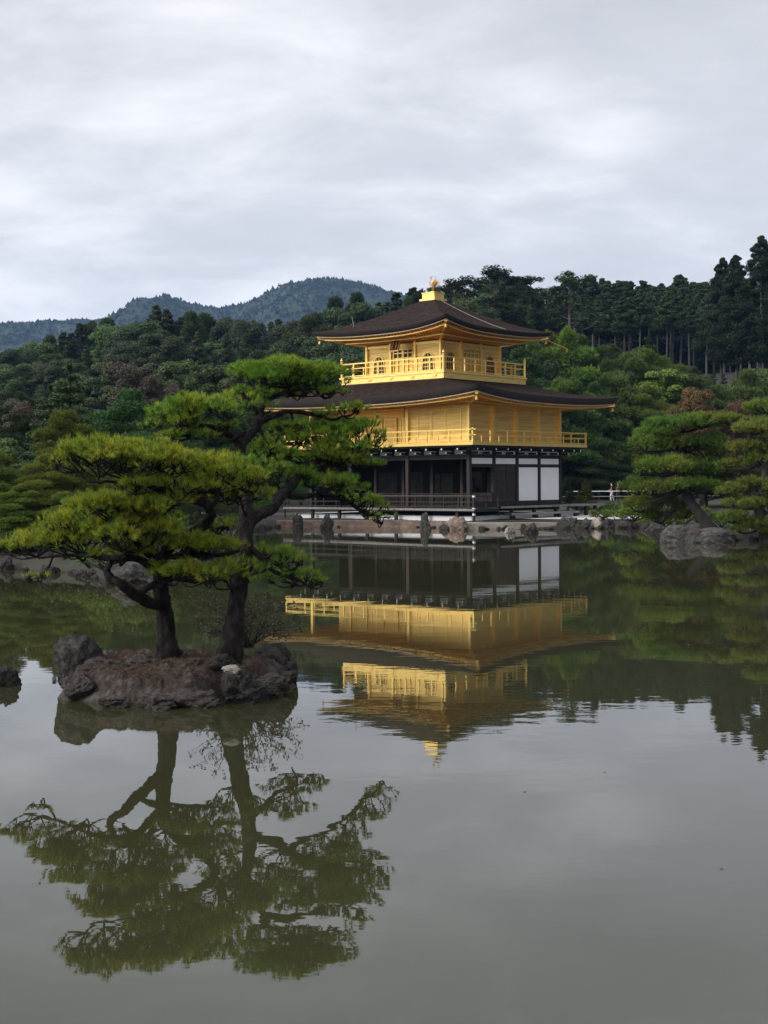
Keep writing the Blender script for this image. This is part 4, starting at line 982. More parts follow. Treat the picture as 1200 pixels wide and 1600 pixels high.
B_pads = [
 (405,595,56,26,17.9,1.0),(450,588,76,27,18.0,.9),(500,600,44,24,18.1,.9),(520,618,26,10,18.0,.9),(395,620,42,12,17.8,.8),(470,616,40,10,18.1,.8),
 (262,665,44,24,16.9,1.0),(310,648,66,28,17.0,.9),(358,640,42,24,17.2,.9),(300,684,40,10,16.9,.8),
 (535,642,34,14,18.0,1.0),(500,650,20,8,18.0,1.0),
 (450,690,44,26,18.0,1.0),(500,682,60,30,18.2,.9),(555,682,48,28,18.4,.9),(580,702,24,16,18.5,.9),(470,714,44,16,17.9,.9),(530,720,60,14,18.2,.8),(562,730,32,12,18.4,.9),
 (505,758,44,18,17.9,.8),(545,772,34,18,18.3,.8),(578,795,30,20,18.8,.9),(600,812,26,16,19.1,.9),(560,785,30,16,18.6,.9),(485,745,30,14,17.8,.9),(590,690,22,16,18.5,.9),(520,705,50,20,18.1,.9),(455,668,28,10,17.8,.8),
 (372,755,40,30,16.3,.9),(392,732,34,22,16.4,.9),(420,740,32,28,17.2,.9),(402,708,38,10,17.6,.9),(365,728,30,16,17.0,.9),
 (460,906,44,18,16.5,.8),(428,868,34,16,16.5,.9),(492,915,22,13,16.5,.8),(358,905,38,20,15.9,.8),(392,890,26,16,16.1,.8),(340,672,36,18,17.1,.9),(425,745,40,20,17.6,.9),(500,728,44,16,18.2,.8),(400,640,26,12,17.6,.9),(535,755,40,12,18.2,.8),(415,700,34,14,17.6,.9),(455,880,30,12,16.4,.8),(345,765,40,24,16.9,.9)]
pb_ = hero_pine(tuple(at(362,1025,15.8)), B_br, B_pads, 'needle_b', 'right taller gnarled pine on the islet with green cushions reaching the pavilion', 23)

# sparse shrub behind the trunks
def islet_shrub():
    base = at(385, 1012, 16.6); root = empty('shrub', base); tag(root, 'sparse twiggy shrub behind the right pine trunk on the islet', 'shrub')
    g = np.random.default_rng(5); tw = []; LP = []
    for i in range(46):
        px = g.uniform(290, 485); py = g.uniform(925, 1000) if px > 345 else g.uniform(925, 990)
        e_ = np.array(at(px, py, 16.6+g.normal(0, .35)))-np.array(base); st = g.normal(0, .05, 3)*[1, 1, 0]
        mid = e_*.5+np.array([0, 0, .08])+g.normal(0, .04, 3); tw.append(tube_np([st, mid, e_], [.006, .004, .002], 4, 5))
        P, _ = catmull([st, mid, e_], [1, 1, 1], 9); LP.append(P[6:]+g.normal(0, .02, P[6:].shape)); 
        for k in range(3):
            p = P[g.integers(8, len(P))]; f = p+g.normal(0, .08, 3); tw.append(tube_np([p, (p+f)/2, f], [.0025, .002, .001], 3, 1)); LP.append(p+(f-p)*g.uniform(0, 1.2, (6, 1))+g.normal(0, .012, (6, 3)))
    V, F = merge(tw); link_mesh('stems', np_mesh('stems', V, F), M['dark_bark'], root)
    P = np.vstack(LP); P = np.repeat(P, 2, 0)+g.normal(0, .015, (len(P)*2, 3)); V, F = leafquads(P, unit(len(P), g), .017, .6, g); link_mesh('leaves', np_mesh('leaves', V, F), M['shrub'], root)
def leafquads(P, Nn, size, asp=.7, g=rng):
    n = len(P); s = size*g.uniform(.6, 1.3, (n, 1)); a = np.cross(Nn, unit(n, g)); a /= np.linalg.norm(a, axis=1)[:, None]+1e-9; b = np.cross(Nn, a)
    V = np.stack([P-a*s, P-b*s*asp, P+a*s, P+b*s*asp], 1).reshape(-1, 3); return V, np.arange(4*n).reshape(-1, 4)
islet_shrub()

# ------------------------------------------------------------------ background trees: unit-height prototypes, shared meshes
def proto_round(seed, blobs=26, leaves=380, size=.016, w=.36, low=.22, flat=.7):
    g = np.random.default_rng(seed); V = []; 
    for i in range(blobs):
        z = g.uniform(low, .94); t = (z-low)/(1-low); rad = w*math.sqrt(max(.03, 1-(2*t-.75)**2*.62))
        a = g.uniform(0, 6.28); r = rad*math.sqrt(g.uniform(.05, 1))*.72; c = np.array([math.cos(a)*r, math.sin(a)*r, z-.02])
        br = w*g.uniform(.15, .34); u = unit(leaves, g); u[:, 2] = np.where(u[:, 2] < -.35, -u[:, 2], u[:, 2])
        P = c+u*br*np.array([1, 1, flat])*g.uniform(.6, 1.08, (leaves, 1)); Nn = u*.7+unit(leaves, g)*.6+[0, 0, .5]; Nn /= np.linalg.norm(Nn, axis=1)[:, None]
        V.append(leafquads(P, Nn, size, .65, g))
    return merge(V), trunk_np(g, .60, .022, 5, w)
def trunk_np(g, top, r, nb, w, lean=.02):
    p = [np.array([0, 0, -.05])]; 
    for k in range(1, 6): p.append(np.array([g.normal(0, lean), g.normal(0, lean), top*k/5]))
    parts = [tube_np(p, [r*1.3, r, r*.85, r*.7, r*.5, r*.25], 7, 3, .06)]
    for i in range(nb):
        z = top*g.uniform(.45, .95); a = g.uniform(0, 6.28); st = np.array([0, 0, z]); e_ = np.array([math.cos(a)*w*.7, math.sin(a)*w*.7, z+g.uniform(.05, .2)])
        parts.append(tube_np([st, (st+e_)/2+[0, 0, -.01], e_], [r*.4, r*.28, r*.1], 5, 3))
    return merge(parts)
def proto_cedar(seed, low=.45, w=.13, n=60, size=.012, leaves=170, top_r=1.0, cl=.55):
    """tall straight conifer; crown from 'low' up, ragged hanging sprays"""
    g = np.random.default_rng(seed); V = []
    for i in range(n):
        z = low+(1-low)*(i+g.uniform(0, 1))/n; t = (z-low)/(1-low); rad = w*(min(1, t*5+.35))*(1-t)**.8*top_r+.008
        a = g.uniform(0, 6.28); r = rad*g.uniform(.35, .95); c = np.array([math.cos(a)*r, math.sin(a)*r, z])
        br = rad*cl+.012; u = unit(leaves, g); P = c+u*br*np.array([1, 1, .62])*g.uniform(.3, 1.05, (leaves, 1))
        Nn = u*.6+unit(leaves, g)*.6+[0, 0, .4]; Nn /= np.linalg.norm(Nn, axis=1)[:, None]; V.append(leafquads(P, Nn, size, .55, g))
    tr = trunk_np(g, .97, .0095, 0, w, lean=.004)
    st = []
    for i in range(9):
        z = g.uniform(low*.6, low); a = g.uniform(0, 6.28); s0 = np.array([0, 0, z]); e_ = s0+[math.cos(a)*.05, math.sin(a)*.05, .012]; st.append(tube_np([s0, e_], [.0016, .0006], 4, 1))
    return merge(V), merge([tr]+st)
def proto_pine(seed, pads=15, w=.42, low=.25, size=.014, per=620, thick=.055, cone=.5, lean=.03):
    """layered pine: flattened pads on spreading limbs"""
    g = np.random.default_rng(seed); V = []; tw = []
    p = [np.array([0, 0, -.04])]+[np.array([g.normal(0, lean), g.normal(0, lean), .93*k/5]) for k in range(1, 6)]
    Pc, Rc = catmull(p, [.028, .023, .019, .015, .010, .005], 4); tw.append(tube_np(p, [.028, .023, .019, .015, .010, .005], 7, 4, .1))
    ga = g.uniform(0, 6.28)
    for i in range(pads):
        t = (i+.5)/pads; z = low+(.97-low)*t; R_ = w*(1-t*cone)*math.sqrt(max(.15, 1-(t*1.02)**3)); ga += 2.4
        r = R_*g.uniform(.45, .72) if i < pads-1 else 0; c = np.array([math.cos(ga)*r, math.sin(ga)*r, z+g.normal(0, .01)])
        pr = R_*g.uniform(.45, .62)+.03
        for q in range(5):
            a2 = g.uniform(0, 6.28); rr = pr*.55*math.sqrt(g.uniform(0, 1)); lc = c+[math.cos(a2)*rr, math.sin(a2)*rr, g.normal(0, thick*.25)]
            m = per//5; u = unit(m, g); u[:, 2] = np.abs(u[:, 2])*np.where(g.uniform(size=m) < .8, 1, -.5)
            P = lc+u*np.array([pr*.55, pr*.55, thick])*g.uniform(.6, 1.08, (m, 1)); D = u+[0, 0, .8]; D /= np.linalg.norm(D, axis=1)[:, None]
            V.append(tufts(P, D, 4, size*1.9, size*.55, .55, g))
        s0 = Pc[min(len(Pc)-1, int(len(Pc)*(z-.06)/.95))]; tw.append(tube_np([s0, (s0+c)/2+[0, 0, -.012], c-[0, 0, thick*.3]], [.009, .006, .003], 5, 3))
    return merge(V), merge(tw)
def proto_conifer(seed, low=.08, w=.27, layers=15, size=.0085):
    """pyramidal conifer with drooping tiers"""
    g = np.random.default_rng(seed); V = []
    for i in range(layers):
        t = i/(layers-1); z = low+(.97-low)*t; R_ = w*(1-t)**.8+.015; nb = max(3, int(9*(1-t)+3))
        for k in range(nb):
            a = g.uniform(0, 6.28); ln = R_*g.uniform(.7, 1.1); m = int(110+480*ln/w); s = g.uniform(.1, 1, (m, 1))
            c = np.hstack([np.cos(a)*ln*s, np.sin(a)*ln*s, z-.05*ln/w*s+.02*s**3]); side = np.array([-math.sin(a), math.cos(a), 0])
            P = c+side*(g.normal(0, .18, (m, 1))*ln*(.35+.6*s))+[0, 0, 1]*g.normal(0, .010, (m, 1)); Nn = unit(m, g)*.6+[0, 0, 1.]; Nn /= np.linalg.norm(Nn, axis=1)[:, None]
            V.append(leafquads(P, Nn, size, .5, g))
    return merge(V), trunk_np(g, .95, .014, 0, w, .004)
def proto_lacy(seed, w=.2):
    """tall open pine with a few airy tufts near the top"""
    g = np.random.default_rng(seed); V = []; tw = []
    p = [np.array([0, 0, -.05])]+[np.array([g.normal(0, .014), g.normal(0, .014), .97*k/6]) for k in range(1, 7)]
    tw.append(tube_np(p, [.014, .012, .011, .0095, .008, .005, .002], 6, 4, .08)); Pc, _ = catmull(p, [1]*7, 4)
    for i in range(30):
        z = g.uniform(.50, .99); a = g.uniform(0, 6.28); r = w*g.uniform(.2, 1)*(1.12-z)**.5*1.5; c = np.array([math.cos(a)*r, math.sin(a)*r, z])
        pr = g.uniform(.028, .055); m = 210; u = unit(m, g); P = c+u*np.array([pr, pr, pr*.55])*g.uniform(.3, 1.1, (m, 1)); V.append(leafquads(P, unit(m, g)*.7+[0, 0, .5], .0085, .6, g))
        s0 = Pc[min(len(Pc)-1, int(len(Pc)*(z-.04)))]; tw.append(tube_np([s0, (s0+c)/2, c], [.004, .003, .0015], 4, 2))
    return merge(V), merge(tw)
PROTO = {}
def reg(kind, builds, tree_name):
    PROTO[kind] = []
    for (Vc, Fc), (Vt, Ft) in builds:
        PROTO[kind].append((np_mesh('crown', Vc, Fc), np_mesh('trunk', Vt, Ft), tree_name))
reg('round', [proto_round(s, blobs=b_, leaves=640, size=.0082, flat=fl, w=w_) for s, b_, fl, w_ in ((1,60,.6,.36),(2,48,.75,.32),(3,70,.5,.38),(4,55,.9,.28),(24,60,.6,.34))], 'broadleaf_tree')
reg('cedar', [proto_cedar(s, low=.56, n=85, size=.0078, leaves=230, cl=.30) for s in (5, 6, 7, 25)], 'cedar_tree')
reg('cedar_big', [proto_cedar(s, low=.36, w=.21, n=150, size=.0055, leaves=380, cl=.24) for s in (21, 22)], 'cedar_tree')
reg('cedar_full', [proto_cedar(s, low=.14, w=.17, n=110, size=.0078, leaves=300, cl=.4) for s in (8, 9, 10)], 'cedar_tree')
reg('pine', [proto_pine(s) for s in (11, 12, 13)], 'pine_tree')
reg('pine_dense', [proto_pine(s, pads=24, w=.5, low=.12, size=.011, per=900, thick=.05, cone=.35) for s in (14, 15)], 'pine_tree')
reg('conifer', [proto_conifer(s) for s in (16, 17)], 'conifer_tree')
reg('lacy', [proto_lacy(s) for s in (18, 19, 20)], 'tall_pine_tree')
MESHC = {}
def tree(kind, px, ytop, Z, width=1.0, leaf='leaf_mid', bark='dark_bark', label='', group=None, cat='tree', x=None, base=None):
    t = at(px, ytop, Z); X = t.x; zb = GH(X, Z) if base is None else base; H = t.z-zb
    if H < .5: return None
    k = int(rng.integers(0, len(PROTO[kind]))); cm_, tm, nm = PROTO[kind][k]
    key = (kind, k, leaf, bark)
    if key not in MESHC:
        a = cm_.copy(); a.materials.append(M[leaf]); b = tm.copy(); b.materials.append(M[bark]); b.polygons.foreach_set('use_smooth', np.ones(len(b.polygons), dtype=bool)); MESHC[key] = (a, b)
    a, b = MESHC[key]
    root = empty(nm, (X, Z, zb), float(rng.uniform(0, 6.28))); root.scale = (H*width, H*width, H); tag(root, label, cat, group)
    for n_, me in (('crown', a), ('trunk', b)):
        o = bpy.data.objects.new(n_, me); C.objects.link(o); o.parent = root
    return root
ir = lambda a, xs, ys: float(np.interp(a, xs, ys))
U = lambda a, b: float(rng.uniform(a, b))
# left wooded hill
LX = [-60,0,57,96,142,187,249,295,340,385,408,442,487,538,595,640]; LY = [540,539,533,522,503,494,480,493,496,485,504,490,490,462,468,454]
for px in np.arange(-40, 660, 17):
    p = px+U(-6, 6); kd = rng.choice(['round', 'cedar_full', 'round', 'cedar_full', 'pine']); tree(kd, p, ir(p, LX, LY)+U(-4, 9), U(205, 240), 1.25 if kd == 'cedar_full' else U(.75, 1.0), rng.choice(['leaf_dark', 'leaf_mid', 'leaf_dark']), 'dark_bark', 'dark evergreen on the skyline of the left wooded hill', 'skyline trees of the left hill')
for px in np.arange(-40, 660, 25):
    p = px+U(-8, 8); tree(rng.choice(['round', 'round', 'cedar_full']), p, ir(p, LX, LY)+U(22, 40), U(172, 195), U(.8, 1.1), rng.choice(['leaf_dark', 'leaf_mid', 'leaf_dark']), 'dark_bark', 'dark broad evergreen halfway up the left wooded hill', 'trees on the slope of the left hill')
for px in np.arange(-40, 640, 32):
    p = px+U(-10, 10); tree('round', p, ir(p, LX, LY)+U(60, 85), U(140, 162), U(.85, 1.15), rng.choice(['leaf_dark', 'leaf_mid']), 'dark_bark', 'round dark tree at the foot of the left wooded hill', 'trees at the foot of the left hill')
for px in np.arange(-60, 560, 42):
    p = px+U(-10, 10); tree(rng.choice(['round', 'pine']), p, 625+U(-10, 20), U(105, 125), U(.9, 1.3), rng.choice(['leaf_dark', 'leaf_mid']), 'dark_bark', 'dark tree behind the left garden shore', 'trees behind the left garden shore')
# individually visible trees, left
tree('round', 205, 556, 128, .95, 'leaf_brown', label='brownish half-bare tree left of the islet pine tops', cat='tree')
tree('round', 252, 566, 127, .75, 'leaf_brown', label='smaller brown tree touching the brownish half-bare tree', cat='tree')
tree('round', 36, 612, 88, .75, 'leaf_brown', label='rust-brown tree at the far left behind the tiered conifer', cat='tree')
tree('conifer', 108, 568, 62, 1.2, 'leaf_mid', label='tall green conifer with drooping tiers at the left', cat='tree')
tree('conifer', 78, 600, 64, 1.2, 'leaf_mid', label='lower tiered conifer against the tall one at the left', cat='tree')
tree('pine', 200, 612, 66, 1.3, 'leaf_bright', label='bright green cloud-shaped pine between conifer and islet pine', cat='tree')
tree('pine', 262, 628, 70, 1.2, 'leaf_bright', label='green pine crown just left of the islet pine top', cat='tree')
for i, (px, yt, Z, wd, lf) in enumerate(((8,672,44,1.2,'leaf_mid'),(70,712,42,1.3,'needle_yellow'),(118,716,43,1.2,'needle_far'),(-35,690,42,1.3,'needle_far'),(30,760,41,1.7,'needle_far'),(100,770,41,1.6,'needle_far'),(150,760,44,1.4,'needle_far'),(195,748,47,1.3,'leaf_mid'),(250,735,52,1.3,'leaf_dark'),(310,740,56,1.3,'leaf_dark'),(355,720,64,1.2,'leaf_mid'),(300,690,72,1.1,'leaf_dark'),(400,700,80,1.1,'leaf_bright'),(440,650,100,1.1,'leaf_dark'),(470,640,104,1.0,'leaf_mid'),(430,690,90,1.2,'leaf_bright'),(505,645,95,1.1,'leaf_bright'),(160,700,75,1.2,'leaf_dark'),(220,690,78,1.2,'leaf_dark'),(30,650,70,1.2,'leaf_dark'))):
    tree('pine_dense' if i != 0 else 'round', px, yt, Z, wd*.8, lf, label='low spreading garden pine on the left bank behind the islet', group='garden pines on the left bank', cat='tree')

# right side: cedar plantation on the hill
RX = [640,690,715,745,775,800,830,850,890,905,935,960,1000,1040,1065,1090,1110,1250]; RY = [456,446,437,452,424,432,437,455,427,440,432,441,438,441,427,441,436,430]
for px in np.arange(640, 1250, 10):
    p = px+U(-4, 4); k_ = 'lacy' if (690 < p < 860 and rng.uniform() < .35) else 'cedar'
    if p > 865 or k_ == 'lacy': tree(k_, p, ir(p, RX, RY)+U(-2, 10), U(205, 250), 1.35, 'leaf_cedar', 'pale_bark', 'slender tall cedar of the plantation on the right hill', 'plantation cedars on the right hill')
    else: tree(rng.choice(['round', 'cedar_full', 'pine']), p, ir(p, RX, RY)+U(2, 14), U(200, 235), U(.8, 1.05), rng.choice(['leaf_mid', 'leaf_dark']), 'dark_bark', 'evergreen on the hill behind the upper roof', 'trees on the hill behind the pavilion roof')
for px in np.arange(855, 1260, 13):  # dark trees added to fill in the shade behind the trunks
    p = px+U(-5, 5); tree('round', p, 478+U(-12, 12), U(214, 224), 1.0, 'leaf_shadow', 'dark_bark', 'added near-black tree standing in for the shade among the plantation trunks', 'added dark trees for the plantation shade', base=GH(at(p, 500, 218).x, 218)-4.5)
for px in np.arange(868, 1250, 13):
    p = px+U(-5, 5); tree('cedar', p, ir(p, RX, RY)+U(14, 34), U(186, 204), 1.3, 'leaf_cedar', 'pale_bark', 'cedar with bare pale trunk at the front of the plantation', 'front row of plantation cedars')
for px in np.arange(640, 900, 24):
    p = px+U(-6, 6); tree(rng.choice(['round', 'cedar_full']), p, ir(p, RX, RY)+U(25, 50), U(165, 190), U(.85, 1.1), rng.choice(['leaf_mid', 'leaf_dark']), 'dark_bark', 'dark evergreen on the slope behind the pavilion', 'slope trees behind the pavilion')
tree('lacy', 775, 420, 180, 1.6, 'leaf_dark', 'pale_bark', 'tall open-crowned pine above the right slope of the upper roof', cat='pine tree')
tree('lacy', 712, 436, 180, 1.6, 'leaf_dark', 'pale_bark', 'open-crowned pine just right of the gilded bird', cat='pine tree')
tree('lacy', 892, 424, 178, 1.5, 'leaf_dark', 'pale_bark', 'tall lacy pine with pale trunk right of the upper roof', cat='pine tree')
tree('lacy', 824, 434, 182, 1.4, 'leaf_dark', 'pale_bark', 'lacy pine between two taller open pines above the roof', cat='pine tree')
for px in np.arange(1010, 1260, 17):
    p = px+U(-5, 5); tree(rng.choice(['round', 'conifer']), p, 572+U(-8, 16), U(146, 168), 1.0, rng.choice(['leaf_mid', 'leaf_dark']), 'dark_bark', 'young tree below the bare plantation trunks', 'young trees below the plantation')
# dark tall trees at the right edge
tree('cedar_big', 1128, 404, 160, .95, 'leaf_black', 'pale_bark', 'tall dark ragged cedar left of the tallest at the right edge', cat='cedar tree')
tree('cedar_big', 1150, 400, 158, .95, 'leaf_black', 'pale_bark', 'tall dark cedar with bare pale trunk near the right edge', cat='cedar tree')
tree('cedar_big', 1188, 370, 156, .95, 'leaf_black', 'pale_bark', 'tallest dark ragged cedar at the right edge', cat='cedar tree')
tree('cedar_big', 1225, 378, 158, .95, 'leaf_black', 'pale_bark', 'tall dark cedar cut by the right edge', cat='cedar tree')
tree('conifer', 1015, 514, 148, .85, 'leaf_mid', label='small pointed conifer before the plantation trunks', cat='conifer tree')
tree('conifer', 900, 560, 140, .9, 'leaf_mid', label='pointed conifer under the pale trunked pine', cat='conifer tree')
# mid slope on the right
MX = [820,872,905,940,970,1010,1054,1100,1130,1165,1200,1260]; MY = [540,517,524,536,538,552,572,592,600,578,560,550]
for px in np.arange(815, 1260, 24):
    p = px+U(-6, 6); tree(rng.choice(['pine', 'pine_dense', 'round']), p, ir(p, MX, MY)+U(-2, 12), U(122, 138), U(.9, 1.1), rng.choice(['leaf_mid', 'leaf_bright' if p < 930 else 'leaf_mid', 'needle_far']), 'dark_bark', 'green layered pine on the slope right of the pavilion', 'layered pines on the right slope')
for px in np.arange(870, 1260, 34):
    p = px+U(-6, 6); tree(rng.choice(['pine_dense', 'pine']), p, ir(p, MX, MY)+U(52, 75), U(117, 121), U(.85, 1.05), rng.choice(['leaf_mid', 'needle_far', 'leaf_dark']), 'dark_bark', 'green pine right of the lower roof behind the path', 'pines beyond the path on the right')
for px in np.arange(880, 1240, 36):
    p = px+U(-8, 8); tree('pine_dense', p, 665+U(-12, 16), U(90, 98) if p > 1045 else U(116, 124), U(.8, 1.0), rng.choice(['leaf_dark', 'leaf_mid']), 'dark_bark', 'shadowy pine right of the pavilion balcony', 'shaded pines right of the pavilion')
tree('round', 1092, 598, 88, .85, 'leaf_orange', label='orange-brown autumn tree above the leaning pine', cat='tree')
tree('round', 1066, 622, 87, .6, 'leaf_orange', label='smaller orange-green tree beside the orange autumn tree', cat='tree')
tree('round', 1150, 620, 88, .75, 'leaf_red', label='dull red tree right of the orange autumn tree', cat='tree')
# trees directly behind the pavilion, lower
for px in np.arange(560, 880, 40):
    tree('round', px+U(-8, 8), 560+U(-10, 20), U(112, 130), .9, 'leaf_dark', label='dark tree hidden mostly behind the pavilion', group='trees behind the pavilion')
# shrubs by the bank near the person
for px, yt, Z, w_, lf in ((890,770,84,1.8,'leaf_dark'),(915,752,86,1.2,'needle_yellow'),(905,775,80,1.7,'needle_yellow'),(940,790,78,2.0,'needle_far'),(972,790,72,1.6,'leaf_bright'),(884,748,88,1.1,'leaf_mid')):
    tree('pine', px, yt, Z, w_*.8, lf, label='little garden pine right of the white wall panels', group='little pines by the path', cat='small pine')
def near_pine(px_base, py_base, Z, trunk, pads, label, leaf, seed, brs=()):
    g = np.random.default_rng(seed); b0 = np.array(at(px_base, py_base, Z)); root = empty('leaning_pine', tuple(b0)); tag(root, label, 'pine tree')
    w = [at(x, y, z) for x, y, z, r in trunk]; V, F = tube_np(w, [r*Z/FOC for *_, r in trunk], 10, 6, .10); link_mesh('trunk', np_mesh('trunk', V-b0, F), M['dark_bark'], root, smooth=True)
    Pc, _ = catmull([list(x) for x in w], [1]*len(w), 6)
    for br in brs:
        ww = [at(x, y, z) for x, y, z, r in br]; V, F = tube_np(ww, [r*Z/FOC for *_, r in br], 8, 5, .10); link_mesh('branch', np_mesh('branch', V-b0, F), M['dark_bark'], root, smooth=True)
    tw = []
    for (x, y, rx, rz, z, dr) in pads:
        c = np.array(at(x, y, z)); s = z/FOC; rxm = rx*s*1.16; rym = rxm*dr; rzm = rz*s*1.12
        P, D, Ls = pad_points(c, rxm, rym, rzm, max(7, int(6+rxm*rym*6)), 95, g); V, F = tufts(P, D, 9, .20, .030, .5, g)
        link_mesh('foliage_pad', np_mesh('foliage_pad', V-b0, F), M[leaf], root)
        a0 = Pc[int(np.argmin(np.linalg.norm(Pc-c, axis=1)))]; q = c-[0, 0, rzm*.4]; tw = [tube_np([a0, (a0+q)/2-[0, 0, .05], q], [.06, .045, .03], 6, 4, .1)]
        for lc in Ls: tw.append(tube_np([q, (q+lc)/2-[0, 0, .05], lc], [.03, .02, .01], 4, 2))
        V, F = merge(tw); link_mesh('limb', np_mesh('limb', V-b0, F), M['dark_bark'], root)
near_pine(1108, 822, 55.5, [(1112,832,55.5,13),(1100,812,55.5,9.5),(1086,795,55.6,8.5),(1074,775,55.8,7.5),(1068,755,56,6.5),(1064,730,56.2,5.5),(1062,700,56.4,4.5),(1062,675,56.5,3)],
  [(1062,668,54,16,56.5,.8),(1098,662,34,14,57,.9),(1030,678,34,13,56.3,.8),(1008,698,30,18,56,.8),(1062,702,52,22,56.4,.9),(1105,705,42,24,57,.9),(1000,735,26,18,56,.8),(1035,735,44,24,55.8,.9),(1085,738,44,24,56.2,.9),(1125,735,34,22,57,.9),
   (998,765,30,18,56.5,.8),(1030,768,40,18,55.6,.8),(1078,762,44,14,55.4,.8),(1115,765,34,18,56.8,.8),(1000,792,34,20,57,.8),(1038,795,34,18,56.5,.8),(985,808,26,14,58,.8),(1030,812,36,14,57.5,.8),(1068,806,18,10,57,.8)],
  'dense green pine with a leaning trunk above the two water boulders', 'needle_far', 31, brs=[[(1068,762,55.9,5),(1050,772,55.6,4),(1030,780,55.5,3),(1010,785,55.6,2)]])
near_pine(1190, 838, 52.5, [(1195,840,52.5,10),(1190,815,52.5,8),(1186,790,52.6,7),(1190,765,52.6,6),(1195,735,52.8,5),(1192,700,53,4),(1190,660,53,3)],
  [(1180,672,40,14,53.2,.9),(1215,690,40,18,53,.9),(1165,705,34,15,52.8,.8),(1200,720,40,20,53,.9),(1150,728,24,12,53,.8),(1185,765,46,17,52.4,.8),(1140,772,24,11,52.6,.8),(1160,790,34,15,52.3,.8),(1205,795,40,20,52.4,.8),(1150,812,34,15,52.3,.8),(1190,822,40,15,52.2,.8),(1215,835,30,12,52,.8),(1165,830,26,9,52.2,.8),(1200,640,34,14,54,.9),(1150,660,36,12,55.5,.8),(1120,655,24,10,56,.8)],
  'yellow-green pine cut by the right edge of the picture', 'needle_yellow', 37)
near_pine(944, 822, 68.2, [(944,824,68.2,3),(942,815,68.2,2),(946,806,68.2,1.4)], [(940,808,15,4,68.0,.8),(952,803,12,4,68.3,.8),(932,802,10,3,68.2,.8)], 'tiny flat-topped pine on the rocks beside the white gravel', 'needle_far', 41)
# low shrubs on banks
def bank_shrub(px, py, Z, w_, h_, leaf, label, group, seed):
    g = np.random.default_rng(seed); c = np.array(at(px, py, Z)); base = np.array([c[0], c[1], GH(c[0], c[1])]); root = empty('shrub', tuple(base)); tag(root, label, 'shrub', group)
    P, D, Ls = pad_points(np.array([0, 0, h_*.45]), w_, w_*.8, h_*.7, 7, 150, g); V, F = tufts(P, D, 6, .13, .035, .6, g); link_mesh('foliage', np_mesh('foliage', V, F), M[leaf], root)
    V, F = merge([tube_np([np.zeros(3), np.array(l_)*.5+[0, 0, .0], np.array(l_)], [.03, .02, .01], 5, 2) for l_ in Ls]); link_mesh('stems', np_mesh('stems', V, F), M['dark_bark'], root)
for i, (px, Z, w_, h_) in enumerate(((975,69,.8,.7),(990,68.5,.9,.9),(1015,68,.9,.8),(965,72,.8,.9),(1040,62,1.0,.9),(1020,66,.8,.7),(925,80,.6,.4),(905,82,.6,.4),(1128,57,.8,.6),(1150,55.2,.7,.5),(1070,61,.8,.6),(1052,58.5,.6,.5),(1092,62,.8,.7),(1000,67.4,.8,.6))):
    bank_shrub(px, 815, Z, w_, h_, 'leaf_bright' if i < 2 else 'needle_far', 'clipped green shrub along the bank right of the gravel', 'shrubs on the right bank', 50+i)
for i, (px, Z, w_, h_) in enumerate(((20,41,1.0,1.1),(60,41.5,1.1,1.2),(100,40,1.0,1.0),(150,38.5,1.0,.9),(280,44,1.0,.9),(-20,42,1.1,1.2),(330,52,1.0,1.0),(360,60,1.1,1.0),(385,68,.9,.9),(415,75,.8,1.0),(-5,39.6,.7,.6),(30,39.4,.7,.55),(62,38.8,.7,.6),(100,37.6,.6,.5),(140,36.0,.7,.6),(165,34.6,.7,.6),(225,34.0,.7,.7),(262,35.2,.7,.8),(290,38,.8,.8),(235,38,1.0,1.1))):
    bank_shrub(px, 850, Z, w_, h_, 'needle_far' if i % 2 else 'leaf_mid', 'low green shrub along the left bank behind the rocks', 'shrubs on the left bank', 70+i)
for i in range(14):
    X_ = -13-i*2.6; Z_ = U(43, 54)
    tree('pine_dense', 600+FOC*X_/Z_, U(640, 720), Z_, U(.8, 1.1), rng.choice(['needle_far', 'leaf_mid', 'needle_yellow']), label='low spreading garden pine on the left bank behind the islet', group='garden pines on the left bank', cat='tree')
for i in range(22):
    X_, Z_ = U(-12.5, -6.0), 0; Z_ = U(37.5, 47) if X_ < -8.6 else U(34.5, 44)
    if float(pond_dist(np.array([X_]), np.array([Z_]))[0]) < .5: continue
    bank_shrub(600+FOC*X_/Z_, 850, Z_, U(.7, 1.1), U(.7, 1.2), 'leaf_mid' if i % 2 else 'needle_far', 'low green shrub along the left bank behind the rocks', 'shrubs on the left bank', 120+i)
# upright garden stone on the left bank
pp = at(88, 812, 42); rock(6, (pp.x, pp.y, .9), (.45, .4, .75), 1.0, 'stone', 'dark upright garden stone among the pines on the left bank', ry=.2)
pp = at(55, 820, 41.5); rock(2, (pp.x, pp.y, .6), (.5, .4, .35), 2.0, 'stone', 'low garden stone left of the upright stone on the left bank')

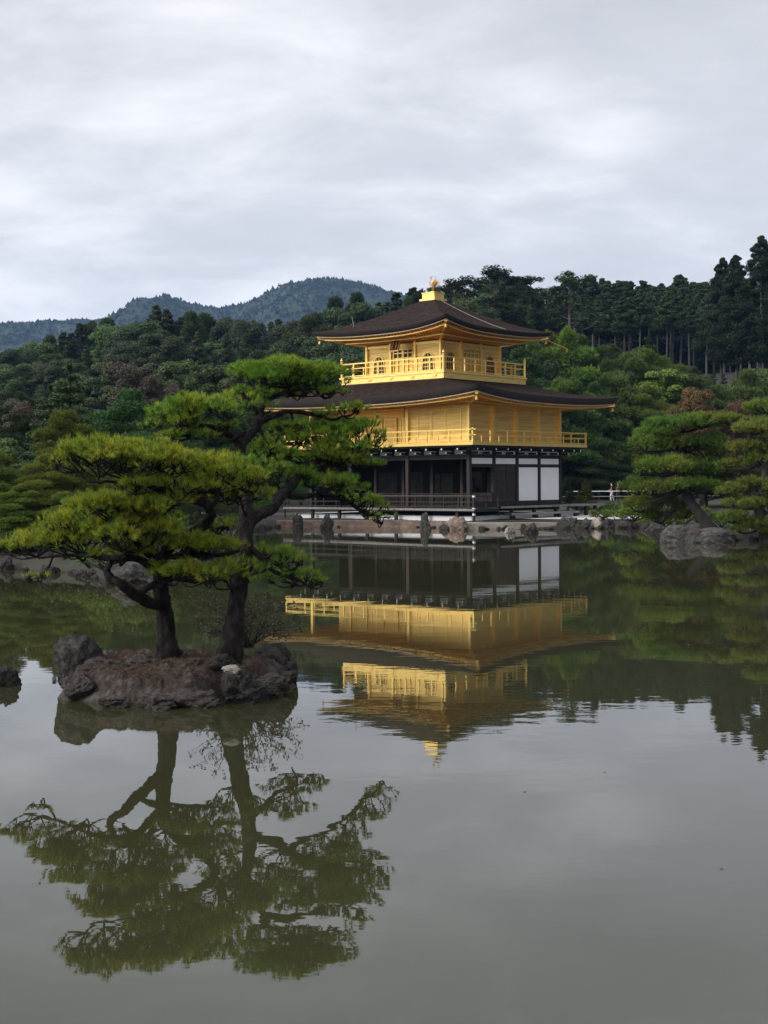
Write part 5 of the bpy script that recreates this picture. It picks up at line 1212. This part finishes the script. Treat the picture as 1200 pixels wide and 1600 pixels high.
# a few leaves afloat on the pond
lm = None
for px, py in ((1128,1362),(62,1384),(945,1209),(820,1240)):
    q = wl(px, py)
    if lm is None:
        vs = [(0,-.03,0),(.013,-.012,.003),(.015,.008,.004),(0,.034,.001),(-.015,.008,.004),(-.013,-.012,.003)]
        lm = bpy.data.meshes.new('floating_leaf'); lm.from_pydata(vs+[(x, y, z+.0015) for x, y, z in vs], [], [(5,4,3,2,1,0),(6,7,8,9,10,11)]+[(i, (i+1) % 6, 6+(i+1) % 6, 6+i) for i in range(6)]); lm.materials.append(M['leaf_brown'])
    o = bpy.data.objects.new('floating_leaf', lm); C.objects.link(o); o.location = (q.x, q.y, .003); o.scale = (.5, .5, .5); o.rotation_euler = (0, 0, U(0, 6)); tag(o, 'tiny brown leaf floating on the open water', 'leaf', 'leaves afloat on the pond')

# ------------------------------------------------------------------ path fence and two people
fr_ = empty('path_fence', (at(960, 790, 110).x, 110, GH(at(960, 790, 110).x, 110))); tag(fr_, 'pale bamboo-like rail fence along the path behind the right bank', 'fence')
x0, x1 = at(872, 770, 110).x-fr_.location.x, at(1125, 770, 110).x-fr_.location.x; g0 = fr_.location.z
for z in (1.50, 1.06): MB().bar((x0, 0, z-g0), (x1, 0, z-g0), .065).build('rail', M['white_cap'] if z > 1.2 else M['slab'], fr_)
for x in np.arange(x0, x1, 1.7): MB().box(x-.05, x+.05, .03, .12, -.2, 1.48-g0).build('post', M['dark_wood'], fr_)
def skin_obj(name, verts, edges, rad, m, parent):
    me = bpy.data.meshes.new(name); me.from_pydata([tuple(v) for v in verts], edges, []); me.update()
    o = link_mesh(name, me, M[m], parent, smooth=False); md = o.modifiers.new('skin', 'SKIN'); md.use_smooth_shade = True
    for i, r in enumerate(rad): me.skin_vertices[0].data[i].radius = (r, r) if not isinstance(r, tuple) else r
    me.skin_vertices[0].data[0].use_root = True
    s = o.modifiers.new('sub', 'SUBSURF'); s.levels = 1; s.render_levels = 1
    return o
def person(px, Z, face, topm, legm, label, arm_up, hair_long):
    X = at(px, 780, Z).x; g0 = GH(X, Z); root = empty('person', (X, Z, g0), face); tag(root, label, 'person')
    V = [(0,0,.90),(0,0,1.12),(0,0,1.34),(0,.01,1.42),(0,.02,1.50),(0,.02,1.58),   # 0-5 spine, neck, head
         (-.16,0,1.33),(-.21,.02,1.08),(-.19,.10+.1*arm_up,.90+.08*arm_up),(-.18,.16+.12*arm_up,.86+.1*arm_up),
         (.16,0,1.33),(.21,.02,1.08),(.20,.14,.90),(.19,.20,.86),
         (-.09,0,.84),(-.10,.10,.46),(-.10,.06,.08),(-.10,.18,.04),(.09,0,.84),(.10,-.06,.46),(.10,-.16,.09),(.10,-.06,.04)]
    E = [(0,1),(1,2),(2,3),(3,4),(4,5),(2,6),(6,7),(7,8),(8,9),(2,10),(10,11),(11,12),(12,13),(0,14),(14,15),(15,16),(16,17),(0,18),(18,19),(19,20),(20,21)]
    rd = [(.13,.10),(.115,.09),(.14,.09),.05,(.075,.09),(.07,.085),.05,.038,.03,.032,.05,.038,.03,.032,.085,.055,.038,.035,.085,.055,.038,.035]
    for hnd, sx in ((9, -1), (13, 1)):              # five fingers on each hand
        hx, hy, hz = V[hnd]
        for j, (ox, ln) in enumerate(((-.030,.060),(-.011,.074),(.009,.078),(.028,.070))):
            a = len(V); V.append((hx+ox*.9, hy+.035, hz-.035)); V.append((hx+ox, hy+.035+ln*.35, hz-.035-ln*.75)); E += [(hnd, a), (a, a+1)]; rd += [.010, .0075]
        a = len(V); V.append((hx-sx*.035, hy+.03, hz-.005)); V.append((hx-sx*.05, hy+.065, hz-.02)); E += [(hnd, a), (a, a+1)]; rd += [.011, .008]
    body = skin_obj('body', V, E, rd, 'skin', root)
    hv = [(0,-.015,1.52),(0,-.02,1.60),(0,.01,1.645)]+([(0,-.09,1.45),(0,-.10,1.30)] if hair_long else [(0,-.05,1.5)])
    skin_obj('hair', hv, [(0,1),(1,2),(0,3)]+([(3,4)] if hair_long else []), [(.085,.09),(.085,.09),.05]+([.06,.04] if hair_long else [.05]), 'hair', root)
    sv = [(0,0,.85),V[1],V[2],(V[6][0]*1.02,V[6][1],V[6][2]),(-.185,.01,1.2),(V[10][0]*1.02,V[10][1],V[10][2]),(.185,.01,1.2)]
    skin_obj('shirt', sv, [(0,1),(1,2),(2,3),(3,4),(2,5),(5,6)], [(.15,.12),(.135,.11),(.155,.11),.065,.055,.065,.055], topm, root)
    tv = [(0,0,1.0),(-.075,0,.85),V[15],(-.10,.06,.10),(.075,0,.85),V[19],(.10,-.16,.11)]
    skin_obj('trousers', tv, [(0,1),(1,2),(2,3),(0,4),(4,5),(5,6)], [(.135,.115),.098,.07,.055,.098,.07,.055], legm, root)
    for (x, y, z) in ((-.10, .12, .035), (.10, -.10, .035)):
        skin_obj('shoe', [(x, y-.09, z+.02), (x, y, z+.015), (x, y+.09, z)], [(0,1),(1,2)], [.045, .045, .035], 'cloth_dark', root)
    return root
person(956, 111.3, R(75), 'cloth_dark', 'cloth_white', 'walking person with bare arm, dark top and pale trousers behind the rail fence', 1, True)
person(966, 112.6, R(60), 'cloth_red', 'cloth_dark', 'person in dark red clothing just right of the walker with pale trousers', 0, False)

# ------------------------------------------------------------------ haze
hm = bpy.data.materials.new('air'); hm.use_nodes = True; t = hm.node_tree
for n in list(t.nodes): t.nodes.remove(n)
o_ = t.nodes.new('ShaderNodeOutputMaterial'); vol = t.nodes.new('ShaderNodeVolumePrincipled'); vol.inputs['Density'].default_value = .00010; vol.inputs['Color'].default_value = (.28,.52,1.0,1); vol.inputs['Anisotropy'].default_value = 0.0
t.links.new(vol.outputs[0], o_.inputs['Volume'])
HAZE = True
if HAZE:
    o = MB().box(-4200, 4200, -150, 4300, -6.5, 420).build('haze', hm); tag(o, 'thin pale haze in the air', 'haze', kind='stuff'); o.display_type = 'WIRE'
